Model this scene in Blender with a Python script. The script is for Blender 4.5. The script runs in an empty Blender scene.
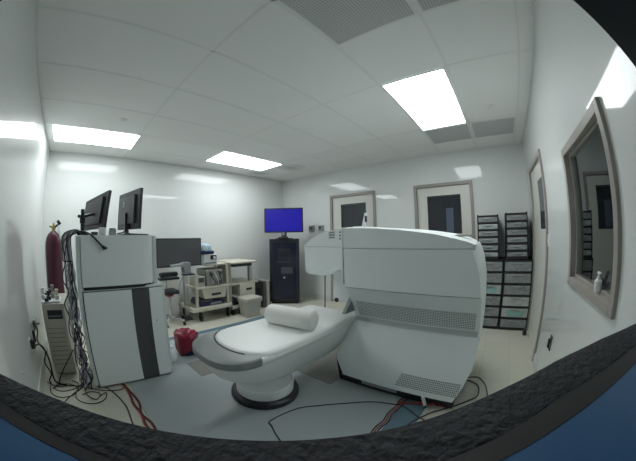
import bpy, bmesh, math, random
from mathutils import Vector, Matrix
random.seed(7)
S = bpy.context.scene
COL = S.collection
PI = math.pi
R = math.radians

# ------------------------------------------------------------------ materials
def nmat(name):
    m = bpy.data.materials.new(name); m.use_nodes = True
    nt = m.node_tree
    b = nt.nodes.get('Principled BSDF')
    return m, nt, b

def mat(name, col, rough=0.5, metal=0.0, spec=0.5, noise=0.0, nscale=8.0, bump=0.0, bscale=200.0, coat=0.0):
    m, nt, b = nmat(name)
    b.inputs['Roughness'].default_value = rough
    b.inputs['Metallic'].default_value = metal
    b.inputs['Specular IOR Level'].default_value = spec
    b.inputs['Coat Weight'].default_value = coat
    b.inputs['Coat Roughness'].default_value = 0.08
    c = (col[0], col[1], col[2], 1)
    b.inputs['Base Color'].default_value = c
    tc = nt.nodes.new('ShaderNodeTexCoord')
    if noise > 0:
        n = nt.nodes.new('ShaderNodeTexNoise'); n.inputs['Scale'].default_value = nscale; n.inputs['Detail'].default_value = 4
        nt.links.new(tc.outputs['Object'], n.inputs['Vector'])
        r = nt.nodes.new('ShaderNodeMapRange')
        r.inputs['To Min'].default_value = 1 - noise; r.inputs['To Max'].default_value = 1 + noise
        nt.links.new(n.outputs['Fac'], r.inputs['Value'])
        mx = nt.nodes.new('ShaderNodeVectorMath'); mx.operation = 'SCALE'
        mx.inputs[0].default_value = col
        nt.links.new(r.outputs['Result'], mx.inputs['Scale'])
        nt.links.new(mx.outputs['Vector'], b.inputs['Base Color'])
    if bump > 0:
        n2 = nt.nodes.new('ShaderNodeTexNoise'); n2.inputs['Scale'].default_value = bscale
        nt.links.new(tc.outputs['Object'], n2.inputs['Vector'])
        bp = nt.nodes.new('ShaderNodeBump'); bp.inputs['Strength'].default_value = bump; bp.inputs['Distance'].default_value = 0.004
        nt.links.new(n2.outputs['Fac'], bp.inputs['Height'])
        nt.links.new(bp.outputs['Normal'], b.inputs['Normal'])
    return m

def emis(name, col, s):
    m, nt, b = nmat(name)
    b.inputs['Base Color'].default_value = (0, 0, 0, 1)
    b.inputs['Emission Color'].default_value = (col[0], col[1], col[2], 1)
    b.inputs['Emission Strength'].default_value = s
    return m

def perf_mat(name, base, hole, sx, sz, axes=('Y', 'Z'), duty=0.5, rough=0.6):
    """rows of small punched slots: pattern from object-space coordinates"""
    m, nt, b = nmat(name)
    b.inputs['Roughness'].default_value = rough
    tc = nt.nodes.new('ShaderNodeTexCoord'); sp = nt.nodes.new('ShaderNodeSeparateXYZ')
    nt.links.new(tc.outputs['Object'], sp.inputs[0])
    out = []
    for ax, s in zip(axes, (sx, sz)):
        mu = nt.nodes.new('ShaderNodeMath'); mu.operation = 'MULTIPLY'; mu.inputs[1].default_value = s
        nt.links.new(sp.outputs[ax], mu.inputs[0])
        fr = nt.nodes.new('ShaderNodeMath'); fr.operation = 'FRACT'; nt.links.new(mu.outputs[0], fr.inputs[0])
        gt = nt.nodes.new('ShaderNodeMath'); gt.operation = 'LESS_THAN'; gt.inputs[1].default_value = duty
        nt.links.new(fr.outputs[0], gt.inputs[0]); out.append(gt)
    an = nt.nodes.new('ShaderNodeMath'); an.operation = 'MULTIPLY'
    nt.links.new(out[0].outputs[0], an.inputs[0]); nt.links.new(out[1].outputs[0], an.inputs[1])
    mx = nt.nodes.new('ShaderNodeMix'); mx.data_type = 'RGBA'
    mx.inputs[6].default_value = (*base, 1); mx.inputs[7].default_value = (*hole, 1)
    nt.links.new(an.outputs[0], mx.inputs[0]); nt.links.new(mx.outputs[2], b.inputs['Base Color'])
    return m

M = {}
M['wall'] = mat('wall_paint', (0.70, 0.725, 0.71), rough=0.4, spec=0.12, coat=1.0)
M['wall'].node_tree.nodes['Principled BSDF'].inputs['Coat IOR'].default_value = 1.38
M['wall'].node_tree.nodes['Principled BSDF'].inputs['Coat Roughness'].default_value = 0.04
M['ceil'] = None
M['tbar'] = mat('ceiling_bar', (0.79, 0.80, 0.785), 0.7)
M['ftrim'] = mat('fixture_trim', (0.55, 0.56, 0.58), 0.5)
M['lamp'] = emis('lamp_diffuser', (0.92, 0.97, 0.985), 11.2)
M['grey'] = mat('grey_vinyl', (0.36, 0.40, 0.405), 0.42, noise=0.05, nscale=3)
M['blue_trim'] = mat('slate_blue_paint', (0.10, 0.17, 0.21), 0.45, noise=0.08)
M['plate'] = mat('brown_grey_sheet', (0.21, 0.205, 0.185), 0.45, noise=0.06)
M['frame'] = mat('taupe_door_frame', (0.31, 0.285, 0.265), 0.4)
M['wframe'] = mat('taupe_window_frame', (0.35, 0.32, 0.285), 0.4)
M['door'] = mat('door_paint', (0.66, 0.665, 0.61), 0.4)
M['base'] = mat('baseboard_vinyl', (0.62, 0.65, 0.62), 0.4)
M['dark'] = mat('near_black_plastic', (0.015, 0.016, 0.022), 0.42)
M['darkgrey'] = mat('dark_grey_plastic', (0.07, 0.072, 0.078), 0.45)
M['rubber'] = mat('black_rubber', (0.012, 0.012, 0.014), 0.6)
M['scan'] = mat('pale_enamel', (0.84, 0.89, 0.88), 0.38, noise=0.01)
M['scan2'] = mat('pale_enamel_shaded', (0.50, 0.53, 0.51), 0.45)  # darker copy of the enamel, shade of recesses put into the colour
M['cab'] = mat('cabinet_enamel', (0.74, 0.79, 0.78), 0.4)
M['cabedge'] = mat('cabinet_edge_enamel', (0.60, 0.65, 0.64), 0.4)
M['strip'] = perf_mat('dark_vent_strip', (0.075, 0.078, 0.080), (0.035, 0.036, 0.04), 40, 60, ('X', 'Z'), 0.5)
M['grille'] = perf_mat('punched_grille', (0.72, 0.76, 0.75), (0.07, 0.08, 0.08), 70, 62, ('Y', 'Z'), 0.55)
M['bed'] = mat('bed_shell_plastic', (0.86, 0.88, 0.85), 0.35)
M['mattress'] = mat('mattress_vinyl', (0.91, 0.93, 0.91), 0.42)
M['pillow'] = mat('white_foam_cover', (0.86, 0.86, 0.82), 0.7, noise=0.02)
M['bedgrey'] = mat('bed_grey_trim', (0.27, 0.29, 0.29), 0.42)
M['beige'] = mat('beige_plastic', (0.56, 0.54, 0.45), 0.5, noise=0.03)
M['beige2'] = mat('grey_beige_plastic', (0.42, 0.41, 0.36), 0.5, noise=0.04)
M['beigedark'] = mat('dark_beige_plastic', (0.27, 0.26, 0.23), 0.5)  # darker beige for slats, tray and device case
M['white'] = mat('white_plastic', (0.75, 0.77, 0.77), 0.45)
M['chrome'] = mat('chrome', (0.62, 0.63, 0.65), 0.22, metal=1)
M['red'] = mat('dark_red_enamel', (0.08, 0.011, 0.028), 0.35, noise=0.06)
M['redbag'] = mat('crimson_plastic_bag', (0.20, 0.004, 0.026), 0.33, noise=0.15, nscale=20, bump=0.3, bscale=30)
M['brass'] = mat('brass', (0.50, 0.42, 0.20), 0.35, metal=0.8)
M['tvblue'] = emis('blue_screen', (0.005, 0.001, 0.36), 0.85)
M['screen'] = mat('dull_screen', (0.055, 0.055, 0.06), 0.3)
M['glassdark'] = mat('dark_door_glass', (0.030, 0.034, 0.042), 0.12)
M['pane_stripe'] = mat('blue_grey_stripe', (0.075, 0.10, 0.15), 0.6)
M['cblue'] = mat('blue_enamel', (0.020, 0.125, 0.30), 0.5)
M['crim'] = mat('speckled_black_foam', (0.038, 0.040, 0.048), 0.75, noise=0.5, nscale=160, bump=0.8, bscale=170)
M['c_black'] = mat('cable_black', (0.012, 0.012, 0.014), 0.5)
M['c_red'] = mat('cable_red', (0.32, 0.03, 0.03), 0.5)
M['c_grey'] = mat('cable_grey', (0.30, 0.32, 0.33), 0.5)
M['c_purple'] = mat('cable_purple', (0.10, 0.06, 0.17), 0.5)
M['c_white'] = mat('cable_white', (0.72, 0.74, 0.76), 0.5)
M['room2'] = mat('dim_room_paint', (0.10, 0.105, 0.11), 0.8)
M['teal'] = mat('pale_teal_paper', (0.25, 0.42, 0.40), 0.6)
M['drawer'] = mat('smoky_drawer_plastic', (0.24, 0.26, 0.26), 0.3, noise=0.5, nscale=22)
M['drawer2'] = mat('smoky_drawer_with_paper', (0.42, 0.45, 0.43), 0.35, noise=0.4, nscale=16)
M['lightblue'] = mat('pale_blue_plastic', (0.42, 0.60, 0.78), 0.4, noise=0.25, nscale=30)
M['navy'] = mat('navy_plastic', (0.02, 0.025, 0.09), 0.4)

def ceil_mat():
    m, nt, b = nmat('ceiling_tile')
    b.inputs['Roughness'].default_value = 0.85
    b.inputs['Specular IOR Level'].default_value = 0.2
    tc = nt.nodes.new('ShaderNodeTexCoord')
    n = nt.nodes.new('ShaderNodeTexNoise'); n.inputs['Scale'].default_value = 1.2
    nt.links.new(tc.outputs['Object'], n.inputs['Vector'])
    r = nt.nodes.new('ShaderNodeMapRange'); r.inputs['To Min'].default_value = 0.96; r.inputs['To Max'].default_value = 1.04
    nt.links.new(n.outputs['Fac'], r.inputs['Value'])
    last = r.outputs['Result']
    for (x, y, rad) in ((3.47, 3.28, 0.30), (3.3, 4.02, 0.22)):      # soot beside the air outlet
        d = nt.nodes.new('ShaderNodeVectorMath'); d.operation = 'DISTANCE'; d.inputs[1].default_value = (x, y, 2.586)
        nt.links.new(tc.outputs['Object'], d.inputs[0])
        q = nt.nodes.new('ShaderNodeMapRange'); q.inputs['From Min'].default_value = 0.05; q.inputs['From Max'].default_value = rad
        q.inputs['To Min'].default_value = 0.62; q.inputs['To Max'].default_value = 1.0
        nt.links.new(d.outputs['Value'], q.inputs['Value'])
        mu = nt.nodes.new('ShaderNodeMath'); mu.operation = 'MULTIPLY'
        nt.links.new(last, mu.inputs[0]); nt.links.new(q.outputs['Result'], mu.inputs[1]); last = mu.outputs[0]
    v = nt.nodes.new('ShaderNodeVectorMath'); v.operation = 'SCALE'; v.inputs[0].default_value = (0.86, 0.865, 0.85)
    nt.links.new(last, v.inputs['Scale']); nt.links.new(v.outputs['Vector'], b.inputs['Base Color'])
    return m
M['ceil'] = ceil_mat()

def floor_mat():
    m, nt, b = nmat('cream_floor_tile')
    b.inputs['Roughness'].default_value = 0.32
    tc = nt.nodes.new('ShaderNodeTexCoord')
    br = nt.nodes.new('ShaderNodeTexBrick'); br.offset = 0; br.inputs['Scale'].default_value = 1
    br.inputs['Brick Width'].default_value = 0.3048; br.inputs['Row Height'].default_value = 0.3048
    br.inputs['Mortar Size'].default_value = 0.003
    br.inputs['Color1'].default_value = (0.56, 0.55, 0.465, 1); br.inputs['Color2'].default_value = (0.53, 0.52, 0.44, 1)
    br.inputs['Mortar'].default_value = (0.44, 0.43, 0.37, 1)
    nt.links.new(tc.outputs['Object'], br.inputs['Vector'])
    nt.links.new(br.outputs['Color'], b.inputs['Base Color'])
    return m
M['floor'] = floor_mat()

def pane_mat():
    m, nt, b = nmat('window_pane_glass')
    nt.nodes.remove(b)
    out = nt.nodes['Material Output']
    tr = nt.nodes.new('ShaderNodeBsdfTransparent'); tr.inputs[0].default_value = (0.93, 0.95, 0.95, 1)
    gl = nt.nodes.new('ShaderNodeBsdfGlossy'); gl.inputs['Roughness'].default_value = 0.015
    gl.inputs['Color'].default_value = (0.95, 1.0, 1.0, 1)
    fr = nt.nodes.new('ShaderNodeFresnel'); fr.inputs['IOR'].default_value = 1.9
    mx = nt.nodes.new('ShaderNodeMixShader')
    nt.links.new(fr.outputs[0], mx.inputs[0]); nt.links.new(tr.outputs[0], mx.inputs[1]); nt.links.new(gl.outputs[0], mx.inputs[2])
    nt.links.new(mx.outputs[0], out.inputs[0])
    return m
M['pane'] = pane_mat()

# ------------------------------------------------------------------ mesh helpers
def box(bm, x0, x1, y0, y1, z0, z1, bev=0.0, seg=2, rot=None):
    r = bmesh.ops.create_cube(bm, size=1)
    vs = r['verts']
    mt = Matrix.Translation(((x0+x1)/2, (y0+y1)/2, (z0+z1)/2)) @ Matrix.Diagonal((abs(x1-x0), abs(y1-y0), abs(z1-z0), 1))
    bmesh.ops.transform(bm, matrix=mt, verts=vs)
    if bev > 0:
        es = list({e for v in vs for e in v.link_edges})
        g = bmesh.ops.bevel(bm, geom=es, offset=bev, segments=seg, profile=0.5, affect='EDGES')
        vs = [v for v in g['verts']] + [v for v in vs if v.is_valid]
    return vs

def cyl(bm, p0, p1, r0, r1=None, n=20, caps=True):
    p0 = Vector(p0); p1 = Vector(p1); d = p1 - p0
    r1 = r0 if r1 is None else r1
    g = bmesh.ops.create_cone(bm, cap_ends=caps, segments=n, radius1=r0, radius2=r1, depth=d.length)
    q = d.to_track_quat('Z', 'Y').to_matrix().to_4x4()
    bmesh.ops.transform(bm, matrix=Matrix.Translation((p0+p1)/2) @ q, verts=g['verts'])
    return g['verts']

def lathe(bm, prof, c=(0, 0, 0), n=32):
    rings = []
    for r, z in prof:
        rings.append([bm.verts.new((c[0]+r*math.cos(2*PI*i/n), c[1]+r*math.sin(2*PI*i/n), c[2]+z)) for i in range(n)])
    for a, b in zip(rings, rings[1:]):
        for i in range(n):
            bm.faces.new((a[i], a[(i+1) % n], b[(i+1) % n], b[i]))
    bm.faces.new(list(reversed(rings[0]))); bm.faces.new(rings[-1])

def loft(bm, rings, cap=True):
    vr = [[bm.verts.new(p) for p in ring] for ring in rings]
    n = len(vr[0])
    for a, b in zip(vr, vr[1:]):
        for i in range(n):
            bm.faces.new((a[i], a[(i+1) % n], b[(i+1) % n], b[i]))
    if cap:
        bm.faces.new(list(reversed(vr[0]))); bm.faces.new(vr[-1])

def catmull(pts, k=6):
    P = [Vector(p) for p in pts]; P = [2*P[0]-P[1]] + P + [2*P[-1]-P[-2]]
    out = []
    for i in range(1, len(P)-2):
        for j in range(k):
            t = j/k
            out.append(0.5*((2*P[i]) + (P[i+1]-P[i-1])*t + (2*P[i-1]-5*P[i]+4*P[i+1]-P[i+2])*t*t + (3*P[i]-P[i-1]-3*P[i+1]+P[i+2])*t**3))
    out.append(P[-2]); return out

def tube(bm, pts, r, n=8, smooth=True, k=6):
    pp = catmull(pts, k) if smooth and len(pts) > 2 else [Vector(p) for p in pts]
    rings = []; prev = None
    for i, p in enumerate(pp):
        t = (pp[min(i+1, len(pp)-1)] - pp[max(i-1, 0)])
        if t.length < 1e-9: t = Vector((0, 0, 1))
        t.normalize()
        if prev is None:
            a = t.cross(Vector((0, 0, 1)))
            if a.length < 0.1: a = t.cross(Vector((1, 0, 0)))
        else:
            a = prev - t*prev.dot(t)
            if a.length < 1e-6: a = t.orthogonal()
        a.normalize(); prev = a; b = t.cross(a)
        rings.append([p + r*(math.cos(2*PI*j/n)*a + math.sin(2*PI*j/n)*b) for j in range(n)])
    loft(bm, rings)

def prism(bm, poly, axis, a0, a1):
    """polygon (u,v) extruded along axis: x -> (y,z), y -> (x,z), z -> (x,y)"""
    def P(u, v, a):
        return {'x': (a, u, v), 'y': (u, a, v), 'z': (u, v, a)}[axis]
    lo = [bm.verts.new(P(u, v, a0)) for u, v in poly]; hi = [bm.verts.new(P(u, v, a1)) for u, v in poly]
    n = len(poly)
    for i in range(n):
        bm.faces.new((lo[i], lo[(i+1) % n], hi[(i+1) % n], hi[i]))
    bm.faces.new(list(reversed(lo))); bm.faces.new(hi)

def obj(name, bm, material, parent=None, smooth=False, local=False):
    """one mesh object. Points are given in the world (local=False) or in the parent's frame."""
    bmesh.ops.recalc_face_normals(bm, faces=bm.faces[:])
    me = bpy.data.meshes.new(name)
    o = bpy.data.objects.new(name, me); COL.objects.link(o)
    if parent is not None:
        o.parent = parent
        if not local:
            bmesh.ops.transform(bm, matrix=world_of(parent).inverted(), verts=bm.verts[:])
    bm.to_mesh(me); bm.free()
    me.materials.append(material)
    if smooth:
        try: me.shade_smooth()
        except Exception:
            for p in me.polygons: p.use_smooth = True
        try: me.set_sharp_from_angle(angle=R(38))
        except Exception: pass
    return o

def world_of(o):
    m = o.matrix_basis.copy()
    return world_of(o.parent) @ m if o.parent else m

def tag(o, label=None, cat=None, group=None, kind=None):
    if label: o['label'] = label
    if cat: o['category'] = cat
    if group: o['group'] = group
    if kind: o['kind'] = kind
    return o

def thing(name, label, cat, loc=(0, 0, 0), rz=0.0, group=None):
    o = bpy.data.objects.new(name, None); COL.objects.link(o)
    o.location = loc; o.rotation_euler = (0, 0, rz); o.empty_display_size = 0.05
    return tag(o, label, cat, group)

def centred(name, bm, material, label, cat, group=None, smooth=False):
    """a thing of one mesh, its origin at its own base"""
    vs = [v.co for v in bm.verts]
    c = Vector(((min(v.x for v in vs)+max(v.x for v in vs))/2, (min(v.y for v in vs)+max(v.y for v in vs))/2, min(v.z for v in vs)))
    bmesh.ops.translate(bm, vec=-c, verts=bm.verts[:])
    o = obj(name, bm, material, smooth=smooth); o.location = c
    return tag(o, label, cat, group)

def copy_tree(o, parent=None):
    c = o.copy(); COL.objects.link(c)
    if parent is not None: c.parent = parent
    for ch in list(o.children): copy_tree(ch, c)
    return c

def struct(name, bm, material, label, parent=None, smooth=False):
    o = obj(name, bm, material, parent, smooth)
    if parent is None: tag(o, label, None, None, 'structure')
    return o

B = bmesh.new
# ------------------------------------------------------------------ the room
XA, XC, YD, YB, H = -0.554, 4.262, -0.589, 4.326, 2.586
T = 0.12
GX = [-0.531, 0.688, 1.908, 3.127, 3.737]
GY = [-0.457, 0.153, 0.763, 1.372, 1.982, 2.591, 3.201, 3.811]

bm = B(); box(bm, XA-T, XC+T, YD-T, YB+T, -0.12, 0); struct('floor', bm, M['floor'], 'cream tiled floor')
bm = B(); box(bm, XA-T, XC+T, YD-T, YB+T, H, H+0.1); struct('ceiling', bm, M['ceil'], 'white suspended tile ceiling')
bm = B(); box(bm, XA-T, XA, YD-T, YB+T, 0, H); struct('wall_left', bm, M['wall'], 'glossy white wall at the left edge')
bm = B(); box(bm, XA, XC, YB, YB+T, 0, H); struct('wall_back', bm, M['wall'], 'white wall behind the equipment carts')
# wall with two doors
DY = [(2.0053, 2.9965), (0.2974, 1.283)]; DTOP = 2.097
bm = B()
box(bm, XC, XC+T, YD, 0.3474, 0, H); box(bm, XC, XC+T, 1.233, 2.0553, 0, H); box(bm, XC, XC+T, 2.9465, YB, 0, H)
box(bm, XC, XC+T, 0.3474, 1.233, 2.047, H); box(bm, XC, XC+T, 2.0553, 2.9465, 2.047, H)
struct('wall_far', bm, M['wall'], 'white wall with two half glazed doors')
# right wall with a door and a window
WX0, WX1, WZ0, WZ1 = 1.1518, 1.9881, 0.971, 1.8324
DX0, DX1 = 2.8757, 3.9108
f = 0.045
bm = B()
box(bm, XA, WX0+f, YD-T, YD, 0, H); box(bm, WX1-f, DX0+0.05, YD-T, YD, 0, H); box(bm, DX1-0.05, XC, YD-T, YD, 0, H)
box(bm, WX0+f, WX1-f, YD-T, YD, 0, WZ0+f); box(bm, WX0+f, WX1-f, YD-T, YD, WZ1-f, H)
box(bm, DX0+0.05, DX1-0.05, YD-T, YD, 2.047, H)
struct('wall_right', bm, M['wall'], 'glossy white wall with observation window')

# ceiling bars
bm = B()
for x in GX[1:]: box(bm, x-0.011, x+0.011, YD, YB, H-0.0015, H+0.004)
for y in GY: box(bm, XA, XC, y-0.011, y+0.011, H-0.0015, H+0.004)
box(bm, XA, XA+0.02, YD, YB, H-0.004, H+0.004); box(bm, XC-0.02, XC, YD, YB, H-0.004, H+0.004)
box(bm, XA, XC, YD, YD+0.02, H-0.004, H+0.004); box(bm, XA, XC, YB-0.02, YB, H-0.004, H+0.004)
struct('trim_1', bm, M['tbar'], 'pale grid bars of the suspended ceiling')

# baseboards
bm = B(); box(bm, XA, XA+0.012, YD, YB, 0, 0.10, 0.003); struct('baseboard_left', bm, M['base'], 'pale baseboard of the left wall')
bm = B(); box(bm, XA+0.012, XC-0.012, YB-0.012, YB, 0, 0.10, 0.003); struct('baseboard_back', bm, M['base'], 'pale baseboard behind the carts')
bm = B()
for a, b in ((YD, 0.2974), (1.283, 2.0053), (2.9965, YB)): box(bm, XC-0.012, XC, a, b, 0, 0.10, 0.003)
struct('baseboard_far', bm, M['base'], 'pale baseboard between the doors')
bm = B(); box(bm, XA+0.012, DX0, YD, YD+0.012, 0, 0.10, 0.003); box(bm, DX1, XC-0.012, YD, YD+0.012, 0, 0.10, 0.003)
struct('baseboard_right', bm, M['base'], 'pale baseboard of the window wall')

# grey vinyl area and its border
bm = B(); box(bm, 0.30, XC-0.9, 0.53, 3.14, 0.0, 0.006); struct('floor_covering', bm, M['grey'], 'grey vinyl area under the bed')
bm = B(); box(bm, 0.30, XC-0.9, 0.345, 0.53, 0.0, 0.005); box(bm, 0.80, XC-0.9, 3.14, 3.25, 0.0, 0.005)
struct('trim_2', bm, M['blue_trim'], 'slate blue painted border of the grey floor')
bm = B(); box(bm, 0.96, 1.12, 2.10, 2.43, 0.006, 0.009); box(bm, 1.72, 2.6, 1.19, 1.62, 0.006, 0.009)  # small cover plate by the cabinet, wider flat sheet under the bed's end
struct('trim_3', bm, M['plate'], 'small brown grey cover plate and a wider brown grey sheet on the grey floor')

# doors
def door_y(n, y0, y1, gy0, gy1, gz0, gz1, label):
    """door in the far wall; frame, slab, glass"""
    r = thing('door_%d' % n, label, None, (XC, (y0+y1)/2, 0)); r['kind'] = 'structure'
    w = 0.05
    bm = B(); box(bm, XC-0.022, XC+T, y0, y0+w, 0, DTOP, 0.004); box(bm, XC-0.022, XC+T, y1-w, y1, 0, DTOP, 0.004)
    box(bm, XC-0.022, XC+T, y0+w, y1-w, DTOP-w, DTOP, 0.004); obj('door_frame', bm, M['frame'], r)
    bm = B(); a, b = y0+w+0.003, y1-w-0.003
    X0, X1 = XC+0.012, XC+0.055
    box(bm, X0, X1, a, gy0, 0.008, DTOP-w-0.003); box(bm, X0, X1, gy1, b, 0.008, DTOP-w-0.003)
    box(bm, X0, X1, gy0, gy1, 0.008, gz0); box(bm, X0, X1, gy0, gy1, gz1, DTOP-w-0.003)
    obj('door_leaf', bm, M['door'], r)
    bm = B(); k = 0.018
    box(bm, X0-0.006, X0+0.01, gy0-k, gy0, gz0-k, gz1+k); box(bm, X0-0.006, X0+0.01, gy1, gy1+k, gz0-k, gz1+k)
    box(bm, X0-0.006, X0+0.01, gy0, gy1, gz0-k, gz0); box(bm, X0-0.006, X0+0.01, gy0, gy1, gz1, gz1+k)
    obj('glazing_bead', bm, M['dark'], r)
    bm = B(); box(bm, X0+0.012, X0+0.02, gy0, gy1, gz0, gz1); obj('glass_pane', bm, M['glassdark'], r)
    bm = B(); s = gy0+0.06
    cyl(bm, (XC-0.045, b-0.09, 1.0), (XC-0.045, b-0.2, 1.0), 0.011, n=12); cyl(bm, (X0, b-0.09, 1.0), (XC-0.045, b-0.09, 1.0), 0.011, n=12)
    cyl(bm, (X0, b-0.09, 1.0), (X0-0.008, b-0.09, 1.0), 0.03, n=16)
    obj('door_handle', bm, M['chrome'], r, True)
    return r, X0
door_y(1, DY[0][0], DY[0][1], 2.23, 2.735, 1.48, 1.885, 'far wall door with a dark square glass, left of the two')
r, X0 = door_y(2, DY[1][0], DY[1][1], 0.525, 1.045, 1.32, 1.885, 'far wall door with a dark glass beside the drawer towers')
bm = B(); box(bm, X0+0.0105, X0+0.0118, 0.64, 0.76, 1.33, 1.70); obj('pane_stripe', bm, M['pane_stripe'], r)  # paler blue grey stripe lying against the front of the dark pane

r = thing('door_3', 'pale door in the window wall beside the far corner', None, ((DX0+DX1)/2, YD, 0)); r['kind'] = 'structure'
w = 0.05
bm = B(); box(bm, DX0, DX0+w, YD-T, YD+0.022, 0, DTOP, 0.004); box(bm, DX1-w, DX1, YD-T, YD+0.022, 0, DTOP, 0.004)
box(bm, DX0+w, DX1-w, YD-T, YD+0.022, DTOP-w, DTOP, 0.004); obj('door_frame', bm, M['frame'], r)
gx0, gx1, gz0, gz1 = 3.03, 3.40, 1.33, 1.86
bm = B(); Y0, Y1 = YD-0.05, YD-0.008
box(bm, DX0+w, gx0, Y0, Y1, 0.01, DTOP-w); box(bm, gx1, DX1-w, Y0, Y1, 0.01, DTOP-w)
box(bm, gx0, gx1, Y0, Y1, 0.01, gz0); box(bm, gx0, gx1, Y0, Y1, gz1, DTOP-w); obj('door_leaf', bm, M['door'], r)
bm = B(); box(bm, gx0, gx1, Y1-0.012, Y1-0.004, gz0, gz1); obj('glass_pane', bm, M['glassdark'], r)

# window and the dim room behind it
r = thing('window_1', 'taupe framed observation window in the right wall', None, ((WX0+WX1)/2, YD, WZ0)); r['kind'] = 'structure'
bm = B(); f2 = 0.05
for (a, b, c, d) in ((WX0, WX0+f2, WZ0, WZ1), (WX1-f2, WX1, WZ0, WZ1), (WX0+f2, WX1-f2, WZ0, WZ0+f2), (WX0+f2, WX1-f2, WZ1-f2, WZ1)):
    box(bm, a, b, YD-0.02, YD+0.022, c, d, 0.003)
for (a, b, c, d) in ((WX0+f, WX0+f2, WZ0+f, WZ1-f), (WX1-f2, WX1-f, WZ0+f, WZ1-f), (WX0+f, WX1-f, WZ0+f, WZ0+f2), (WX0+f, WX1-f, WZ1-f2, WZ1-f)):
    box(bm, a, b, YD-T, YD-0.02, c, d)
obj('window_frame', bm, M['wframe'], r)
bm = B()
for (a, b, c, d) in ((WX0+f2, WX0+f2+0.018, WZ0+f2, WZ1-f2), (WX1-f2-0.018, WX1-f2, WZ0+f2, WZ1-f2), (WX0+f2, WX1-f2, WZ0+f2, WZ0+f2+0.018), (WX0+f2, WX1-f2, WZ1-f2-0.018, WZ1-f2)):
    box(bm, a, b, YD-0.040, YD-0.018, c, d, 0.002)
obj('glazing_bead', bm, M['wframe'], r)
bm = B(); box(bm, WX0+f2, WX1-f2, YD-0.034, YD-0.029, WZ0+f2, WZ1-f2); obj('window_pane', bm, M['pane'], r)
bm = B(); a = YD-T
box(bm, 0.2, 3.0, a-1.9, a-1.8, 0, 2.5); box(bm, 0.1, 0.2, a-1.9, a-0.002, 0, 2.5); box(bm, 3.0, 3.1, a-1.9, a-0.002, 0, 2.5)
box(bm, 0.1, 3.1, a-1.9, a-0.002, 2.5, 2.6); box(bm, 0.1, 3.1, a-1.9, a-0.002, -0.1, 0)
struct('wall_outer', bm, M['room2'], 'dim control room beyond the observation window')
t = thing('pump_bottle', 'small white pump bottle on the sill of the observation window', 'bottle', (1.43, -0.5925, 1.021))
bm = B(); lathe(bm, [(0.019, 0), (0.022, 0.008), (0.022, 0.055), (0.010, 0.068), (0.010, 0.075)], n=20); obj('bottle_body', bm, M['white'], t, True, True)
bm = B(); cyl(bm, (0, 0, 0.075), (0, 0, 0.09), 0.005, n=10); box(bm, -0.025, 0.010, -0.006, 0.006, 0.088, 0.098, 0.002); obj('pump_head', bm, M['white'], t, True, True)

# ------------------------------------------------------------------ ceiling fittings
def light(x0, x1, y0, y1, label):
    t = thing('ceiling_light', label, 'ceiling light', ((x0+x1)/2, (y0+y1)/2, H-0.004), group='ceiling light panels')
    bm = B(); g = 0.012
    for q in ((x0, x1, y0, y0+g), (x0, x1, y1-g, y1), (x0, x0+g, y0+g, y1-g), (x1-g, x1, y0+g, y1-g)):
        box(bm, *q, H-0.012, H-0.0035)
    obj('frame', bm, M['ftrim'], t)
    bm = B(); box(bm, x0+g, x1-g, y0+g, y1-g, H-0.010, H-0.0035); obj('diffuser', bm, M['lamp'], t)
    return t
light(GX[0]+0.075, GX[1]+0.018, GY[6]+0.012, GY[7]-0.0, 'bright ceiling light panel beside the left wall')
light(GX[2]+0.06, GX[3]+0.04, GY[6]+0.012, GY[7]+0.02, 'smallest looking light panel, near the far corner')
light(GX[2]+0.012, GX[3]+0.03, GY[1]+0.025, GY[2]-0.012, 'largest bright ceiling light panel, above the scanner')

M['vent'] = perf_mat('punched_vent_metal', (0.56, 0.575, 0.57), (0.36, 0.37, 0.37), 55, 55, ('X', 'Y'), 0.55)
def vent(x0, x1, y0, y1, label):
    t = thing('ceiling_vent', label, 'air vent', ((x0+x1)/2, (y0+y1)/2, H-0.004), group='punched return air vents')
    bm = B(); g = 0.016
    for q in ((x0, x1, y0, y0+g), (x0, x1, y1-g, y1), (x0, x0+g, y0+g, y1-g), (x1-g, x1, y0+g, y1-g)):
        box(bm, *q, H-0.008, H-0.0035)
    obj('frame', bm, M['tbar'], t)
    bm = B(); box(bm, x0+g, x1-g, y0+g, y1-g, H-0.007, H-0.0035); obj('punched_panel', bm, M['vent'], t)
for (x0, x1, y0, y1, l) in ((0.70, 1.275, 0.165, 0.752, 'grey punched ceiling vent at the top edge, left of the pair'),
                            (0.70, 1.275, -0.445, 0.140, 'grey punched ceiling vent at the top edge, right of the pair'),
                            (3.19, 3.765, 0.165, 0.752, 'grey punched ceiling vent touching the far end of the big light panel'),
                            (3.19, 3.765, -0.445, 0.140, 'grey punched ceiling vent nearest the far right corner')):
    vent(x0, x1, y0, y1, l)
for x, y, l in ((0.39, 2.85, 'small round sprinkler cover on the ceiling before the left light panel'), (2.80, -0.13, 'small round sprinkler cover on the ceiling beside the big light panel')):
    t = thing('sprinkler', l, 'sprinkler', (x, y, H-0.003), group='ceiling sprinklers')
    bm = B(); cyl(bm, (x, y, H-0.003), (x, y, H-0.010), 0.045, n=24); obj('cover_plate', bm, M['ceil'], t, True)
    bm = B(); cyl(bm, (x, y, H-0.010), (x, y, H-0.016), 0.022, n=20); obj('sprinkler_cap', bm, M['tbar'], t, True)

# ------------------------------------------------------------------ the scanner
sc = thing('scanner', 'large pale scanner body with a curved top and arm reaching over the bed', 'scanner', (2.2, 0.65, 0))
YL = 1.19
def panel(rows, th=0.03):
    """rows: (z, xf, yL, yR); a curved front sheet of thickness th"""
    bm = B()
    rings = [[(x, yl, z), (x, yr, z), (x+th, yr, z), (x+th, yl, z)] for z, x, yl, yr in rows]
    loft(bm, rings); return bm
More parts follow.
